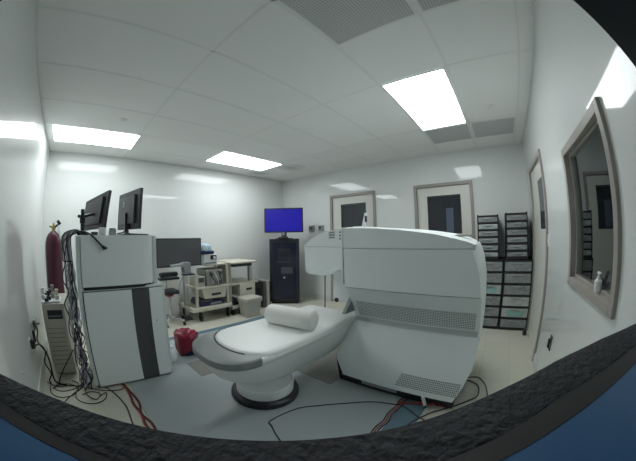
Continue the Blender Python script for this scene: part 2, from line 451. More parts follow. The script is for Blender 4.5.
# cap panel with the falling top edge
topc = [(YL+0.01, 1.376), (1.06, 1.373), (0.942, 1.369), (0.713, 1.351), (0.56, 1.332), (0.405, 1.308), (0.28, 1.28), (0.175, 1.253), (0.13, 1.235)]
bm = B()
prism(bm, [(YL+0.01, 1.212)] + topc + [(0.158, 1.212)], 'x', 1.88, 1.91)
obj('cap_panel', bm, M['scan'], sc)
# top cover going back
bm = B()
rings = []
for y, z in topc:
    k = max(0.0, min(1.0, (0.32-y)/0.19)); e1, e2 = 0.022*k, 0.048*k
    rings.append([(1.885, y, z-0.004), (1.96, y-0.006, z+0.010), (2.25, y-0.012+e1, min(z+0.008, 1.374)), (2.68, y-0.012+e2, min(z+0.004, 1.36)), (2.70, y-0.012+e2, 1.20), (1.90, y, 1.20)])
loft(bm, rings); obj('top_cover', bm, M['scan'], sc, True)
obj('front_panel', panel([(1.205, 1.88, YL+0.005, 0.158), (1.10, 1.88, YL, 0.115), (1.0, 1.88, YL, 0.092), (0.883, 1.88, YL-0.01, 0.076)]), M['scan'], sc, True)
obj('grille_panel', panel([(0.877, 1.883, YL-0.012, 0.074), (0.86, 1.90, YL-0.012, 0.072), (0.75, 1.99, YL, 0.068), (0.66, 2.05, YL, 0.064), (0.575, 2.083, YL, 0.06)]), M['scan'], sc, True)
# the punched area lies on the slanting panel
bm = B()
gr = [[(x-0.002, 1.14, z), (x-0.002, 0.10, z), (x+0.004, 0.10, z), (x+0.004, 1.14, z)] for z, x in ((0.742, 1.996), (0.66, 2.05), (0.585, 2.079))]
loft(bm, gr); obj('upper_grille', bm, M['grille'], sc)
obj('lower_panel', panel([(0.530, 2.060, YL-0.01, 0.055), (0.48, 2.005, YL-0.005, 0.055), (0.42, 1.955, YL, 0.058), (0.34, 1.90, 1.205, 0.065), (0.27, 1.862, 1.22, 0.085), (0.22, 1.845, 1.222, 0.10), (0.14, 1.828, 1.165, 0.13), (0.085, 1.82, 1.13, 0.15)]), M['scan'], sc, True)
bm = B()
gr = [[(x-0.002, a, z), (x-0.002, b, z), (x+0.004, b, z), (x+0.004, a, z)] for z, x, a, b in ((0.235, 1.850, 0.600, 0.118), (0.18, 1.8365, 0.62, 0.123), (0.130, 1.827, 0.64, 0.135))]
loft(bm, gr); obj('lower_grille', bm, M['grille'], sc)
# recessed core, plinth, side cover
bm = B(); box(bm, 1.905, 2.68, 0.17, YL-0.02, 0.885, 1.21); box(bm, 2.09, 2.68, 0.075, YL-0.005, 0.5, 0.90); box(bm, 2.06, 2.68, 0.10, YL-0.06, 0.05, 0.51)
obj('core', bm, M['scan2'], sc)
bm = B(); box(bm, 1.85, 2.66, 0.14, 1.12, 0.008, 0.10, 0.004); obj('plinth', bm, M['dark'], sc)
bm = B(); box(bm, 1.842, 1.85, 0.62, 0.95, 0.04, 0.07); obj('rating_plate', bm, M['c_grey'], sc)
bm = B(); rings = []
for z, y0, y1, y2 in ((0.06, 0.16, 0.12, 0.07), (0.25, 0.09, 0.070, 0.070), (0.45, 0.062, 0.056, 0.060), (0.60, 0.060, 0.055, 0.058), (0.80, 0.068, 0.059, 0.064), (0.93, 0.078, 0.064, 0.070), (1.05, 0.098, 0.082, 0.092), (1.15, 0.13, 0.105, 0.115), (1.205, 0.152, 0.128, 0.142), (1.228, 0.165, 0.142, 0.158)):
    xs = 1.90 if z > 0.85 else (2.12 if z > 0.35 else 2.02)
    rings.append([(xs, y0+0.012, z), (xs+0.03, y0, z), (2.16, y1, z), (2.45, y2, z), (2.70, y1, z), (2.70, 0.30, z), (xs, 0.30, z)])
loft(bm, rings); obj('side_cover', bm, M['scan'], sc, True)
# grey inner side, seen beyond the bed's end
bm = B(); prism(bm, [(1.90, 0.63), (2.09, 0.62), (2.12, 0.78), (2.02, 0.76)], 'y', YL-0.004, YL+0.03); obj('inner_side_plate', bm, M['bedgrey'], sc)
# arm reaching over the bed
arm = [(1.19, 1.376), (1.31, 1.372), (1.41, 1.368), (1.51, 1.352), (1.60, 1.325), (1.70, 1.282), (1.785, 1.222), (1.79, 1.20), (1.775, 0.955), (1.765, 0.945), (1.73, 0.925), (1.54, 0.925), (1.48, 0.935), (1.43, 0.958), (1.38, 0.99), (1.33, 1.012), (1.19, 1.025)]
bm = B(); prism(bm, arm, 'x', 2.05, 2.62)
es = [e for e in bm.edges if abs(e.verts[0].co.x-e.verts[1].co.x) < 1e-5]
bmesh.ops.bevel(bm, geom=es, offset=0.012, segments=2, affect='EDGES'); obj('arm', bm, M['scan'], sc, True)
bm = B(); tube(bm, [(2.049, 1.62, 0.955), (2.049, 1.55, 0.985), (2.049, 1.45, 1.02), (2.049, 1.33, 1.04), (2.049, 1.24, 1.045)], 0.004, 6); obj('arm_arch_rib', bm, M['scan'], sc, True)
bm = B(); box(bm, 2.047, 2.055, 1.24, 1.76, 1.205, 1.210); obj('arm_groove', bm, M['scan2'], sc)
bm = B(); box(bm, 1.878, 2.10, YL+0.012, YL+0.03, 0.90, 1.372); obj('arm_collar', bm, M['scan'], sc)
bm = B()
for i in range(3): box(bm, 2.046, 2.054, 1.40, 1.465, 1.29+i*0.024, 1.305+i*0.024)
obj('arm_vent', bm, M['c_grey'], sc)
bm = B()
for i in range(3): box(bm, 2.046, 2.054, 1.275, 1.345, 1.278+i*0.030, 1.292+i*0.030)
obj('arm_slots', bm, M['dark'], sc)
bm = B(); box(bm, 2.36, 2.56, 1.40, 1.64, 0.60, 0.95, 0.02, 3); obj('arm_column', bm, M['scan'], sc, True)
bm = B(); cyl(bm, (2.353, 1.585, 0.61), (2.365, 1.585, 0.61), 0.026, n=16); obj('column_knob', bm, M['dark'], sc, True)
bm = B(); prism(bm, [(1.15, 0.008), (1.19, 0.008), (1.238, 0.225), (1.20, 0.225)], 'x', 1.862, 1.90); box(bm, 1.845, 1.92, 1.10, 1.18, 0.008, 0.06, 0.01)
obj('front_foot', bm, M['dark'], sc)

t = thing('bracket', 'small white angled bracket standing on the scanner top', 'bracket', (2.3, 1.26, 1.372))
bm = B(); box(bm, 2.27, 2.33, 1.19, 1.33, 1.374, 1.402, 0.004); obj('base_block', bm, M['white'], t)
bm = B(); prism(bm, [(1.20, 1.40), (1.235, 1.40), (1.20, 1.53), (1.185, 1.53)], 'x', 2.285, 2.31); obj('upright_arm', bm, M['white'], t)
bm = B(); box(bm, 2.275, 2.295, 1.178, 1.196, 1.44, 1.50, 0.003); obj('clamp_screw', bm, M['dark'], t)
bm = B(); box(bm, 2.10, 2.28, 0.185, 0.31, 1.288, 1.303, 0.004); centred('flat_tray', bm, M['beigedark'], 'small flat dark tray lying on the right end of the scanner top', 'tray')

# ------------------------------------------------------------------ the bed
def outline(sc_y=1.0, x0=0.61, x1=2.055, yc=1.495, hw=0.308, n=14, rc=0.07, lx=0.32):
    """closed loop: round foot end at x0, squarish far end at x1"""
    pts = []; h = hw*sc_y
    for i in range(n+1):
        a = PI/2 + PI*i/n
        pts.append((x0+lx + lx*math.copysign(abs(math.cos(a))**0.75, math.cos(a)), yc + h*math.copysign(abs(math.sin(a))**0.75, math.sin(a))))
    for i in range(5):
        a = -PI/2 + PI/2*i/4; pts.append((x1-rc + rc*math.cos(a), yc-h+rc*sc_y + rc*sc_y*math.sin(a)))
    for i in range(5):
        a = PI/2*i/4; pts.append((x1-rc + rc*math.cos(a), yc+h-rc*sc_y + rc*sc_y*math.sin(a)))
    return pts
bed = thing('examination_bed', 'white pedestal scanner bed with a rounded grey foot end', 'bed', (1.27, 1.5, 0))
BZ = 0.502          # underside of the deck
bm = B()
rows = [(0.265, 0.70, 0.99, 1.90), (0.285, 0.77, 0.93, 1.95), (0.33, 0.84, 0.845, 2.03), (0.38, 0.895, 0.775, 2.08), (0.43, 0.94, 0.745, 2.12), (0.47, 0.965, 0.725, 2.145), (0.495, 0.975, 0.715, 2.155), (0.510, 0.975, 0.715, 2.155)]
loft(bm, [[(x, y, z) for x, y in outline(s, a, b)] for z, s, a, b in rows]); obj('shell', bm, M['bed'], bed, True)
bm = B()
loft(bm, [[(x, y, z) for x, y in outline(s, a, b)] for z, s, a, b in ((0.502, 0.985, 0.712, 2.165), (0.510, 1.0, 0.702, 2.172), (0.536, 1.0, 0.702, 2.172), (0.546, 0.98, 0.714, 2.165))])
obj('deck', bm, M['bed'], bed, True)
def cut_outline(xcut, s, x0):
    p = [q for q in outline(s, x0) if q[0] < 0.99]
    ys = [q[1] for q in p]
    return [(xcut+0.03, max(ys))] + p[:] + [(xcut-0.02, min(ys))]
bm = B()
pz = [(0.500, 1.0, 0.700), (0.508, 1.02, 0.690), (0.552, 1.02, 0.690), (0.561, 0.995, 0.702)]
loft(bm, [[(x, y, z) for x, y in cut_outline(0.985, s, x0)] for z, s, x0 in pz])
obj('foot_cover', bm, M['bedgrey'], bed, True)
def mat_outline(g):
    pts = []; h = 0.302-g; yc = 1.493
    for i in range(15):
        a = PI/2 + PI*i/14; pts.append((1.09 + (0.215-g)*math.copysign(abs(math.cos(a))**0.9, math.cos(a)), yc + h*math.sin(a)))
    for i in range(5):
        a = -PI/2 + PI/2*i/4; pts.append((2.165-g-0.06+0.06*math.cos(a), yc-h+0.06+0.06*math.sin(a)))
    for i in range(5):
        a = PI/2*i/4; pts.append((2.165-g-0.06+0.06*math.cos(a), yc+h-0.06+0.06*math.sin(a)))
    return pts
bm = B()
loft(bm, [[(x, y, z) for x, y in mat_outline(g)] for z, g in ((0.540, -0.002), (0.556, -0.002), (0.566, 0.004), (0.573, 0.016), (0.576, 0.03))])
obj('mattress', bm, M['mattress'], bed, True)
bm = B(); prev = [(x, y) for x, y in mat_outline(-0.006)[:11]]
tube(bm, [(x, y, 0.561) for x, y in prev], 0.006, 6, False); obj('mattress_shadow_line', bm, M['dark'], bed, True)  # black tube standing in for the shadow line round the mattress foot
bm = B(); c = (1.265, 1.535, 0)
lathe(bm, [(0.240, 0.05), (0.242, 0.125), (0.238, 0.135), (0.230, 0.14), (0.226, 0.18), (0.230, 0.23), (0.255, 0.29)], c, 40); obj('pedestal', bm, M['bed'], bed, True)
bm = B(); lathe(bm, [(0.283, 0.007), (0.287, 0.02), (0.283, 0.045), (0.272, 0.055), (0.25, 0.06)], c, 48); obj('base_ring', bm, M['dark'], bed, True)

bm = B()
ang = math.atan2(1.24-1.60, 1.47-1.40)
p0 = Vector((1.455, 1.665, 0.576+0.081)); p1 = Vector((1.54, 1.235, 0.576+0.081)); d = (p1-p0).normalized(); sd = d.cross(Vector((0, 0, 1))).normalized()
rings = []
for s, rr in ((0.0, 0.05), (0.006, 0.066), (0.018, 0.077), (0.035, 0.082), (0.5, 0.083), (0.965, 0.082), (0.982, 0.077), (0.994, 0.066), (1.0, 0.05)):
    c0 = p0.lerp(p1, s)
    rings.append([c0 + sd*(rr*1.08*math.cos(2*PI*i/28)) + Vector((0, 0, max(rr*math.sin(2*PI*i/28), -0.0805))) for i in range(28)])
loft(bm, rings); centred('bolster_pillow', bm, M['pillow'], 'white cylindrical bolster pillow lying across the bed', 'pillow', smooth=True)

# ------------------------------------------------------------------ electronics cabinet, left
cb = thing('electronics_cabinet', 'tall pale electronics cabinet with a dark vertical vent strip', 'cabinet', (0.35, 2.6, 0), 0)
XL, XR, YF, YK = -0.018, 0.762, 2.30, 2.86
bm = B(); box(bm, XL, XR, YF+0.012, YK, 0.035, 0.905, 0.006); obj('lower_body', bm, M['cabedge'], cb)
bm = B(); box(bm, XL+0.03, XR-0.02, YF+0.04, YK-0.03, 0.0, 0.035); obj('plinth', bm, M['dark'], cb)
bm = B(); box(bm, XL+0.034, XR-0.03, YF+0.008, YF+0.014, 0.03, 0.884); obj('door_seal', bm, M['dark'], cb)
bm = B(); box(bm, XL+0.042, 0.450, YF-0.006, YF+0.012, 0.028, 0.878, 0.004); obj('left_door', bm, M['cab'], cb)
bm = B(); box(bm, 0.450, 0.610, YF-0.004, YF+0.012, 0.028, 0.878); obj('vent_strip', bm, M['strip'], cb)
bm = B(); box(bm, 0.610, 0.732, YF-0.006, YF+0.012, 0.028, 0.878, 0.004); obj('right_door', bm, M['cab'], cb)
bm = B(); cyl(bm, (0.655, YF-0.006, 0.58), (0.655, YF-0.012, 0.58), 0.006, n=12); obj('door_lock', bm, M['c_grey'], cb, True)
def capo(x0, x1, y0, y1, r):
    pts = [(x0, y1), (x0, y0+0.004)]
    for i in range(9):
        a = -PI/2 + (PI/2)*i/8; pts.append((x1-r+r*math.cos(a), y0+r*0.45+r*0.45*math.sin(a)))
    pts.append((x1, y1)); return pts
bm = B(); prism(bm, capo(XL+0.042, 0.672, YF-0.01, YK-0.05, 0.16), 'z', 0.921, 1.338)
es = [e for e in bm.edges if min(e.verts[0].co.z, e.verts[1].co.z) > 1.335]
bmesh.ops.bevel(bm, geom=es, offset=0.008, segments=2, affect='EDGES'); obj('upper_hood', bm, M['cab'], cb, True)
bm = B(); prism(bm, capo(XL+0.05, 0.655, YF+0.004, YK-0.06, 0.14), 'z', 0.893, 0.923); obj('black_gap', bm, M['rubber'], cb, True)  # black strip filling the joint under the hood
bm = B(); box(bm, XL, XL+0.038, YF+0.0, YK-0.05, 0.895, 1.334, 0.004); box(bm, 0.676, 0.716, YF+0.06, YK-0.05, 0.895, 1.334, 0.006); box(bm, XL+0.038, 0.676, YK-0.06, YK-0.04, 0.895, 1.334); obj('upper_frame', bm, M['cabedge'], cb)
TOPZ = 1.338
def slab_quad(bl, br, tr, tl, th, back):
    """thin slab from four world corners, thickened towards 'back'"""
    bm = B(); nb = Vector(back).normalized()*th
    q = [Vector(p) for p in (bl, br, tr, tl)]
    loft(bm, [q, [p+nb for p in q]]); return bm
def monitor(name_label, bl, br, tr, tl, post, group='monitors on the cabinet'):
    base = Vector(post)
    t = thing('monitor', name_label, 'monitor', base, group=group)
    n = ((Vector(br)-Vector(bl)).cross(Vector(tl)-Vector(bl))).normalized()
    if n.dot(Vector((0, 0, 1.3))-Vector(bl)) < 0 : n = -n      # towards the doorway side, its back
    # casing: rim slab then raised back box
    obj('casing', slab_quad(bl, br, tr, tl, 0.028, -n), M['dark'], t)
    c = (Vector(bl)+Vector(br)+Vector(tr)+Vector(tl))/4
    q = [c+(Vector(p)-c)*0.72 for p in (bl, br, tr, tl)]
    obj('back_cover', slab_quad(*q, 0.022, n), M['darkgrey'], t)
    q = [c+(Vector(p)-c)*0.94 - n*0.028 for p in (bl, br, tr, tl)]
    obj('screen', slab_quad(*q, 0.003, -n), M['screen'], t)
    return t, c, n
t, c, n = monitor('black monitor seen from behind, on the right of the cabinet top', (0.440, 2.93, 1.395), (0.548, 2.37, 1.395), (0.560, 2.37, 1.760), (0.455, 2.93, 1.760), (0.50, 2.62, TOPZ))
q = c + n*0.0225; u = (Vector((0.548, 2.37, 0))-Vector((0.452, 2.93, 0))).normalized()
bm = B(); loft(bm, [[q-u*0.08+Vector((0, 0, 0.03)), q-u*0.03+Vector((0, 0, 0.03)), q-u*0.03+Vector((0, 0, 0.085)), q-u*0.08+Vector((0, 0, 0.085))], [p+n*0.002 for p in (q-u*0.08+Vector((0, 0, 0.03)), q-u*0.03+Vector((0, 0, 0.03)), q-u*0.03+Vector((0, 0, 0.085)), q-u*0.08+Vector((0, 0, 0.085)))]])
obj('maker_sticker', bm, M['c_grey'], t)
bm = B(); box(bm, 0.465, 0.505, 2.60, 2.66, TOPZ+0.01, 1.55, 0.004); obj('stand_neck', bm, M['dark'], t)
bm = B(); lathe(bm, [(0.10, 0), (0.10, 0.008), (0.03, 0.016)], (0.49, 2.62, TOPZ), 28); obj('stand_foot', bm, M['dark'], t, True)
t, c, n = monitor('black monitor on a swivel arm at the left of the cabinet top', (0.05, 2.86, 1.385), (0.235, 2.42, 1.40), (0.277, 2.42, 1.728), (0.085, 2.86, 1.668), (0.045, 2.52, TOPZ))
bm = B(); cyl(bm, (0.045, 2.50, TOPZ), (0.045, 2.50, 1.56), 0.018, n=14); cyl(bm, (0.045, 2.50, 1.44), (0.045, 2.50, 1.50), 0.026, n=14); obj('arm_post', bm, M['dark'], t, True)
bm = B(); tube(bm, [(0.0, 2.50, 1.50), (0.06, 2.50, 1.50), (0.12, 2.56, 1.52), (0.165, 2.60, 1.53)], 0.014, 8); obj('arm_link', bm, M['dark'], t, True)
bm = B(); box(bm, -0.005, 0.10, 2.44, 2.56, TOPZ, TOPZ+0.022, 0.003); obj('clamp_base', bm, M['dark'], t)

# small things on the cabinet top
bm = B(); box(bm, 0.19, 0.255, 2.38, 2.44, TOPZ, TOPZ+0.065, 0.01); centred('adapter_box', bm, M['c_white'], 'pale square adapter box on the cabinet top between the monitors', 'adapter')
t = thing('adapter_box', 'grey adapter box with a dark lid, right of the pale square one', 'adapter', (0.32, 2.40, TOPZ))
bm = B(); box(bm, 0.285, 0.345, 2.36, 2.44, TOPZ, TOPZ+0.05, 0.004); obj('case', bm, M['c_grey'], t)
bm = B(); box(bm, 0.29, 0.34, 2.365, 2.435, TOPZ+0.05, TOPZ+0.058, 0.002); obj('lid', bm, M['darkgrey'], t)
bm = B(); box(bm, 0.12, 0.18, 2.36, 2.42, TOPZ, TOPZ+0.028, 0.004); centred('junction_box', bm, M['darkgrey'], 'small dark junction box beside the monitor clamp', 'box')
bm = B(); tube(bm, [(0.36, 2.40, TOPZ+0.014), (0.40, 2.36, TOPZ+0.02), (0.43, 2.42, TOPZ+0.03), (0.47, 2.38, TOPZ+0.012), (0.60, 2.40, TOPZ+0.006), (0.66, 2.44, TOPZ+0.006)], 0.006, 7); centred('cable', bm, M['c_black'], 'thin black cable lying along the cabinet top under the right monitor', 'cable', smooth=True)

# thick cable with plug hanging over the front
t = thing('power_cable', 'thick black cable with a plug hanging over the front of the cabinet', 'cable', (0.1, 2.34, TOPZ))
bm = B(); tube(bm, [(-0.03, 2.42, TOPZ+0.012), (0.03, 2.38, TOPZ+0.03), (0.10, 2.32, TOPZ+0.012), (0.14, 2.277, TOPZ-0.02), (0.18, 2.273, TOPZ-0.06), (0.215, 2.272, TOPZ-0.095)], 0.0085, 8); obj('cord', bm, M['c_black'], t, True)
bm = B(); tube(bm, [(0.212, 2.273, TOPZ-0.09), (0.232, 2.270, TOPZ-0.112)], 0.016, 10, False); tube(bm, [(0.232, 2.270, TOPZ-0.112), (0.248, 2.268, TOPZ-0.098)], 0.009, 8, False); obj('plug', bm, M['c_black'], t, True)

# bundle hanging at the cabinet's left side
cols = ['c_black', 'c_black', 'c_grey', 'c_purple', 'c_black', 'c_white', 'c_grey', 'c_purple', 'c_grey', 'c_black', 'c_white', 'c_purple', 'c_white', 'c_grey', 'c_black', 'c_purple', 'c_grey', 'c_black', 'c_purple', 'c_white', 'c_black', 'c_grey']
words = {'c_black': 'black', 'c_grey': 'grey', 'c_purple': 'purple', 'c_white': 'white'}
for i, c in enumerate(cols):
    x = -0.032-0.009*(i % 9) ; y = 2.33+0.030*(i//2 % 8)
    top = TOPZ+0.018+0.005*(i % 3)
    pts = [(0.02+0.02*(i % 3), y+0.09, TOPZ+0.008), (-0.02, y+0.06, top+0.015), (x-0.03, y+0.03, top-0.04)]
    if i < 2: pts = [(0.06, y+0.08, TOPZ+0.01), (0.0, y+0.05, TOPZ+0.025), (-0.09-0.03*i, y, TOPZ-0.05), (-0.11-0.02*i, y, TOPZ-0.2)]
    for z in [1.12, 1.0, 0.9, 0.8, 0.7, 0.6, 0.5, 0.4, 0.3, 0.2, 0.1]:
        a = 0.008 if z > 1.0 else 0.036
        pts.append((x-0.015+random.uniform(-a, a), y-0.0+random.uniform(-a, a), z+random.uniform(-0.02, 0.02)))
    pts.append((x-0.06+random.uniform(-0.04, 0.04), y-0.02, 0.012))
    bm = B(); tube(bm, pts, 0.0040+0.0010*(i % 3), 6, True, 4)
    centred('hanging_cable', bm, M[c], '%s cable in the tangled bundle hanging down the left side of the cabinet' % words[c], 'cable', 'tangled %s cables hanging beside the cabinet' % words[c], smooth=True)

# ------------------------------------------------------------------ computer tower, gas bottle, wall outlet (left)
pc = thing('computer_tower', 'beige computer tower standing between the left wall and the cabinet', 'computer', (-0.27, 2.95, 0), R(-6))
def lp(x0, x1, y0, y1, z0, z1, b=0.0):
    bm = B(); box(bm, x0, x1, y0, y1, z0, z1, b); return bm
obj('case', lp(-0.11, 0.11, -0.24, 0.26, 0.02, 0.715, 0.006), M['beige2'], pc, local=True)
obj('front_bezel', lp(-0.115, 0.115, -0.262, -0.238, 0.015, 0.72, 0.008), M['beige'], pc, local=True)
obj('drive_bay', lp(-0.065, 0.09, -0.268, -0.255, 0.575, 0.66, 0.002), M['dark'], pc, local=True)
obj('drive_slot', lp(-0.055, 0.08, -0.272, -0.266, 0.60, 0.607), M['c_grey'], pc, local=True)
for i in range(9):
    obj('vent_slat', lp(-0.085, 0.085, -0.266, -0.258, 0.12+i*0.045, 0.127+i*0.045), M['beigedark'], pc, local=True)
for x in (-0.08, 0.08): obj('foot', lp(x-0.02, x+0.02, -0.22, -0.18, 0.0, 0.022), M['dark'], pc, local=True)
for x in (-0.08, 0.08): obj('foot', lp(x-0.02, x+0.02, 0.18, 0.22, 0.0, 0.022), M['dark'], pc, local=True)
# clutter on top of the tower
bm = B(); box(bm, -0.42, -0.22, 2.72, 2.92, 0.72, 0.735, 0.004); centred('tray', bm, M['c_white'], 'white tray of fittings on top of the computer tower', 'tray')
bm = B(); box(bm, -0.375, -0.335, 2.715, 2.745, 0.735, 0.765, 0.003); centred('junction_box', bm, M['dark'], 'small black block at the front edge of the white tray', 'box')
for i, (x, y, h, m, l) in enumerate(((-0.40, 2.84, 0.11, 'c_white', 'leftmost white fitting standing in the tray on the computer tower'), (-0.34, 2.80, 0.085, 'c_black', 'black fitting standing in the tray on the computer tower'), (-0.30, 2.87, 0.13, 'c_grey', 'tall grey fitting at the back of the tray on the computer tower'), (-0.25, 2.80, 0.10, 'beige', 'beige fitting at the right of the tray on the computer tower'))):
    t = thing('pipe_fitting', l, 'fitting', (x, y, 0.735), group=None)
    bm = B(); lathe(bm, [(0.024, 0), (0.024, h*0.35), (0.012, h*0.45), (0.012, h*0.8), (0.02, h*0.82), (0.02, h)], (x, y, 0.735), 14); obj('fitting_body', bm, M[m], t, True)
    bm = B(); cyl(bm, (x, y, 0.735+h*0.6), (x-0.035, y-0.02, 0.735+h*0.75), 0.009, n=10); obj('side_spout', bm, M[m], t, True)

gb = thing('gas_cylinder', 'dark red gas cylinder standing in the left corner behind the computer tower', 'gas cylinder', (-0.300, 3.36, 0))
bm = B(); lathe(bm, [(0.09, 0.0), (0.106, 0.02), (0.106, 1.22), (0.102, 1.27), (0.088, 1.32), (0.065, 1.36), (0.035, 1.385), (0.028, 1.39)], n=36); obj('cylinder_body', bm, M['red'], gb, True, True)
bm = B(); lathe(bm, [(0.022, 1.388), (0.022, 1.41), (0.028, 1.415), (0.028, 1.45), (0.012, 1.455), (0.012, 1.48)], n=16); cyl(bm, (0.0, 0, 1.435), (-0.05, -0.02, 1.445), 0.014, n=12); obj('valve', bm, M['brass'], gb, True, True)
bm = B(); cyl(bm, (0.02, 0, 1.435), (0.055, -0.01, 1.46), 0.012, n=10); cyl(bm, (0.052, -0.02, 1.475), (0.082, -0.02, 1.495), 0.028, n=18); obj('regulator_knob', bm, M['dark'], gb, True, True)
bm = B(); tube(bm, [(0.055, -0.02, 1.45), (0.075, -0.03, 1.38), (0.09, -0.04, 1.3)], 0.008, 8); obj('hose_stub', bm, M['c_white'], gb, True, True)

t = thing('wall_outlet', 'power outlet on the left wall with a black plug in it', 'outlet', (XA, 2.46, 0.42))
bm = B(); box(bm, XA, XA+0.008, 2.42, 2.50, 0.36, 0.48, 0.002); obj('cover_plate', bm, M['white'], t)
bm = B(); box(bm, XA+0.008, XA+0.05, 2.44, 2.49, 0.39, 0.47, 0.006); box(bm, XA+0.03, XA+0.055, 2.52, 2.55, 0.42, 0.53, 0.004); obj('plug', bm, M['c_black'], t)
bm = B(); tube(bm, [(XA+0.045, 2.46, 0.41), (XA+0.08, 2.50, 0.41), (XA+0.11, 2.56, 0.34), (XA+0.13, 2.60, 0.20), (XA+0.13, 2.56, 0.06), (XA+0.16, 2.52, 0.012), (XA+0.25, 2.46, 0.010)], 0.009, 8)
centred('power_cable', bm, M['c_black'], 'black cable dropping from the left wall outlet to the floor', 'cable', smooth=True)
bm = B(); tube(bm, [(XA+0.03, 2.66, 0.56), (XA+0.07, 2.64, 0.50), (XA+0.05, 2.62, 0.40), (XA+0.10, 2.64, 0.28), (XA+0.07, 2.63, 0.18), (XA+0.12, 2.55, 0.10), (XA+0.09, 2.52, 0.05), (XA+0.10, 2.50, 0.011)], 0.007, 8)
centred('wall_cable', bm, M['c_black'], 'thin black looped cable along the left wall behind the outlet', 'cable', smooth=True)
bm = B(); box(bm, XA, XA+0.03, 2.80, 2.88, 0.44, 0.54, 0.004); cyl(bm, (XA+0.03, 2.84, 0.50), (XA+0.07, 2.84, 0.50), 0.012, n=10); centred('gas_outlet', bm, M['c_grey'], 'grey gas outlet on the left wall above the black plug', 'outlet')
bm = B(); cyl(bm, (XA, 1.93, 0.42), (XA+0.008, 1.93, 0.42), 0.013, n=14); centred('wall_hook', bm, M['white'], 'tiny white knob on the left wall near the floor', 'knob')

# ------------------------------------------------------------------ floor cables
def floor_cable(pts, r, m, label, name='floor_cable', group=None, z=0.006):
    r = r*0.66
    bm = B(); tube(bm, [(p[0], p[1], (p[2] if len(p) > 2 else r+z)) for p in pts], r, 7); centred(name, bm, M[m], label, 'cable', group, smooth=True)
floor_cable([(0.80, 0.78), (0.86, 0.89), (0.91, 0.98), (0.945, 1.07), (0.985, 1.15), (1.00, 1.19), (1.13, 1.19), (1.28, 1.153), (1.40, 1.06), (1.514, 0.95), (1.668, 0.765), (1.721, 0.614), (1.735, 0.50), (1.66, 0.36), (1.64, 0.30)], 0.006, 'c_black', 'long thin black cable looping across the grey floor in front of the bed')
floor_cable([(1.0, 0.30), (1.33, 0.36), (1.50, 0.40), (1.72, 0.30), (1.86, 0.17), (2.0, 0.04), (2.10, -0.03), (2.25, -0.02), (2.32, 0.04), (2.34, 0.10)], 0.008, 'c_black', 'black cable curving round the right foot of the scanner', z=0.002)
floor_cable([(2.40, 0.10), (2.42, 0.0), (2.30, -0.08), (2.12, -0.12), (2.0, -0.14), (1.80, -0.17)], 0.007, 'c_black', 'outer black cable right of the scanner, running towards the window wall', z=0.001)
for i, (m, w, dy) in enumerate((('c_black', 'black', 0.0), ('c_red', 'red', 0.018), ('c_black', 'black', 0.036))):
    floor_cable([(1.0, 0.53+dy), (1.30, 0.535+dy), (1.40, 0.545+dy), (1.50, 0.53+dy), (1.60, 0.54+dy), (1.72, 0.525+dy), (1.80, 0.53+dy), (1.90, 0.50+dy)], 0.007, m, '%s cable along the border of the grey floor by the scanner foot' % w, group='cables along the blue border, %s' % w)
floor_cable([(1.74, 0.56), (1.79, 0.48), (1.81, 0.40), (1.83, 0.32), (1.88, 0.25), (1.96, 0.16)], 0.009, 'c_red', 'red cable tangled at the front of the scanner foot', z=0.012)
floor_cable([(1.82, 0.42), (1.81, 0.34), (1.86, 0.28), (1.84, 0.22), (1.93, 0.18)], 0.008, 'c_red', 'short red cable coil under the white connector', z=0.02)
t = thing('cable_connector', 'white connector standing on the red cables by the scanner foot', 'connector', (1.80, 0.36, 0.02))
bm = B(); cyl(bm, (1.79, 0.35, 0.03), (1.80, 0.385, 0.10), 0.014, n=12); obj('connector_body', bm, M['white'], t, True)
bm = B(); cyl(bm, (1.788, 0.343, 0.018), (1.79, 0.35, 0.032), 0.010, n=12); obj('connector_tip', bm, M['c_black'], t, True)
for i, (m, w, dx) in enumerate((('c_black', 'black', 0.0), ('c_red', 'red', 0.012), ('c_red', 'red', -0.012), ('c_black', 'black', 0.022))):
    k = (-1)**i*0.012
    floor_cable([(0.17+dx, 2.42), (0.235+dx+k, 2.30), (0.26+dx, 2.12), (0.265+dx-k, 1.95), (0.26+dx+k, 1.80), (0.27+dx-k, 1.66), (0.28+dx, 1.50), (0.30+dx, 1.30)], 0.008, m, '%s cable in the strand leaving the cabinet along the edge of the grey floor' % w, group='%s cables along the grey floor by the cabinet' % w, z=0.001)
floor_cable([(0.0, 2.44), (0.08, 2.30), (0.14, 2.15), (0.18, 1.95), (0.17, 1.75), (0.15, 1.55), (0.12, 1.4)], 0.008, 'c_black', 'thick black cable curving on the cream floor in front of the cabinet', z=0.001)
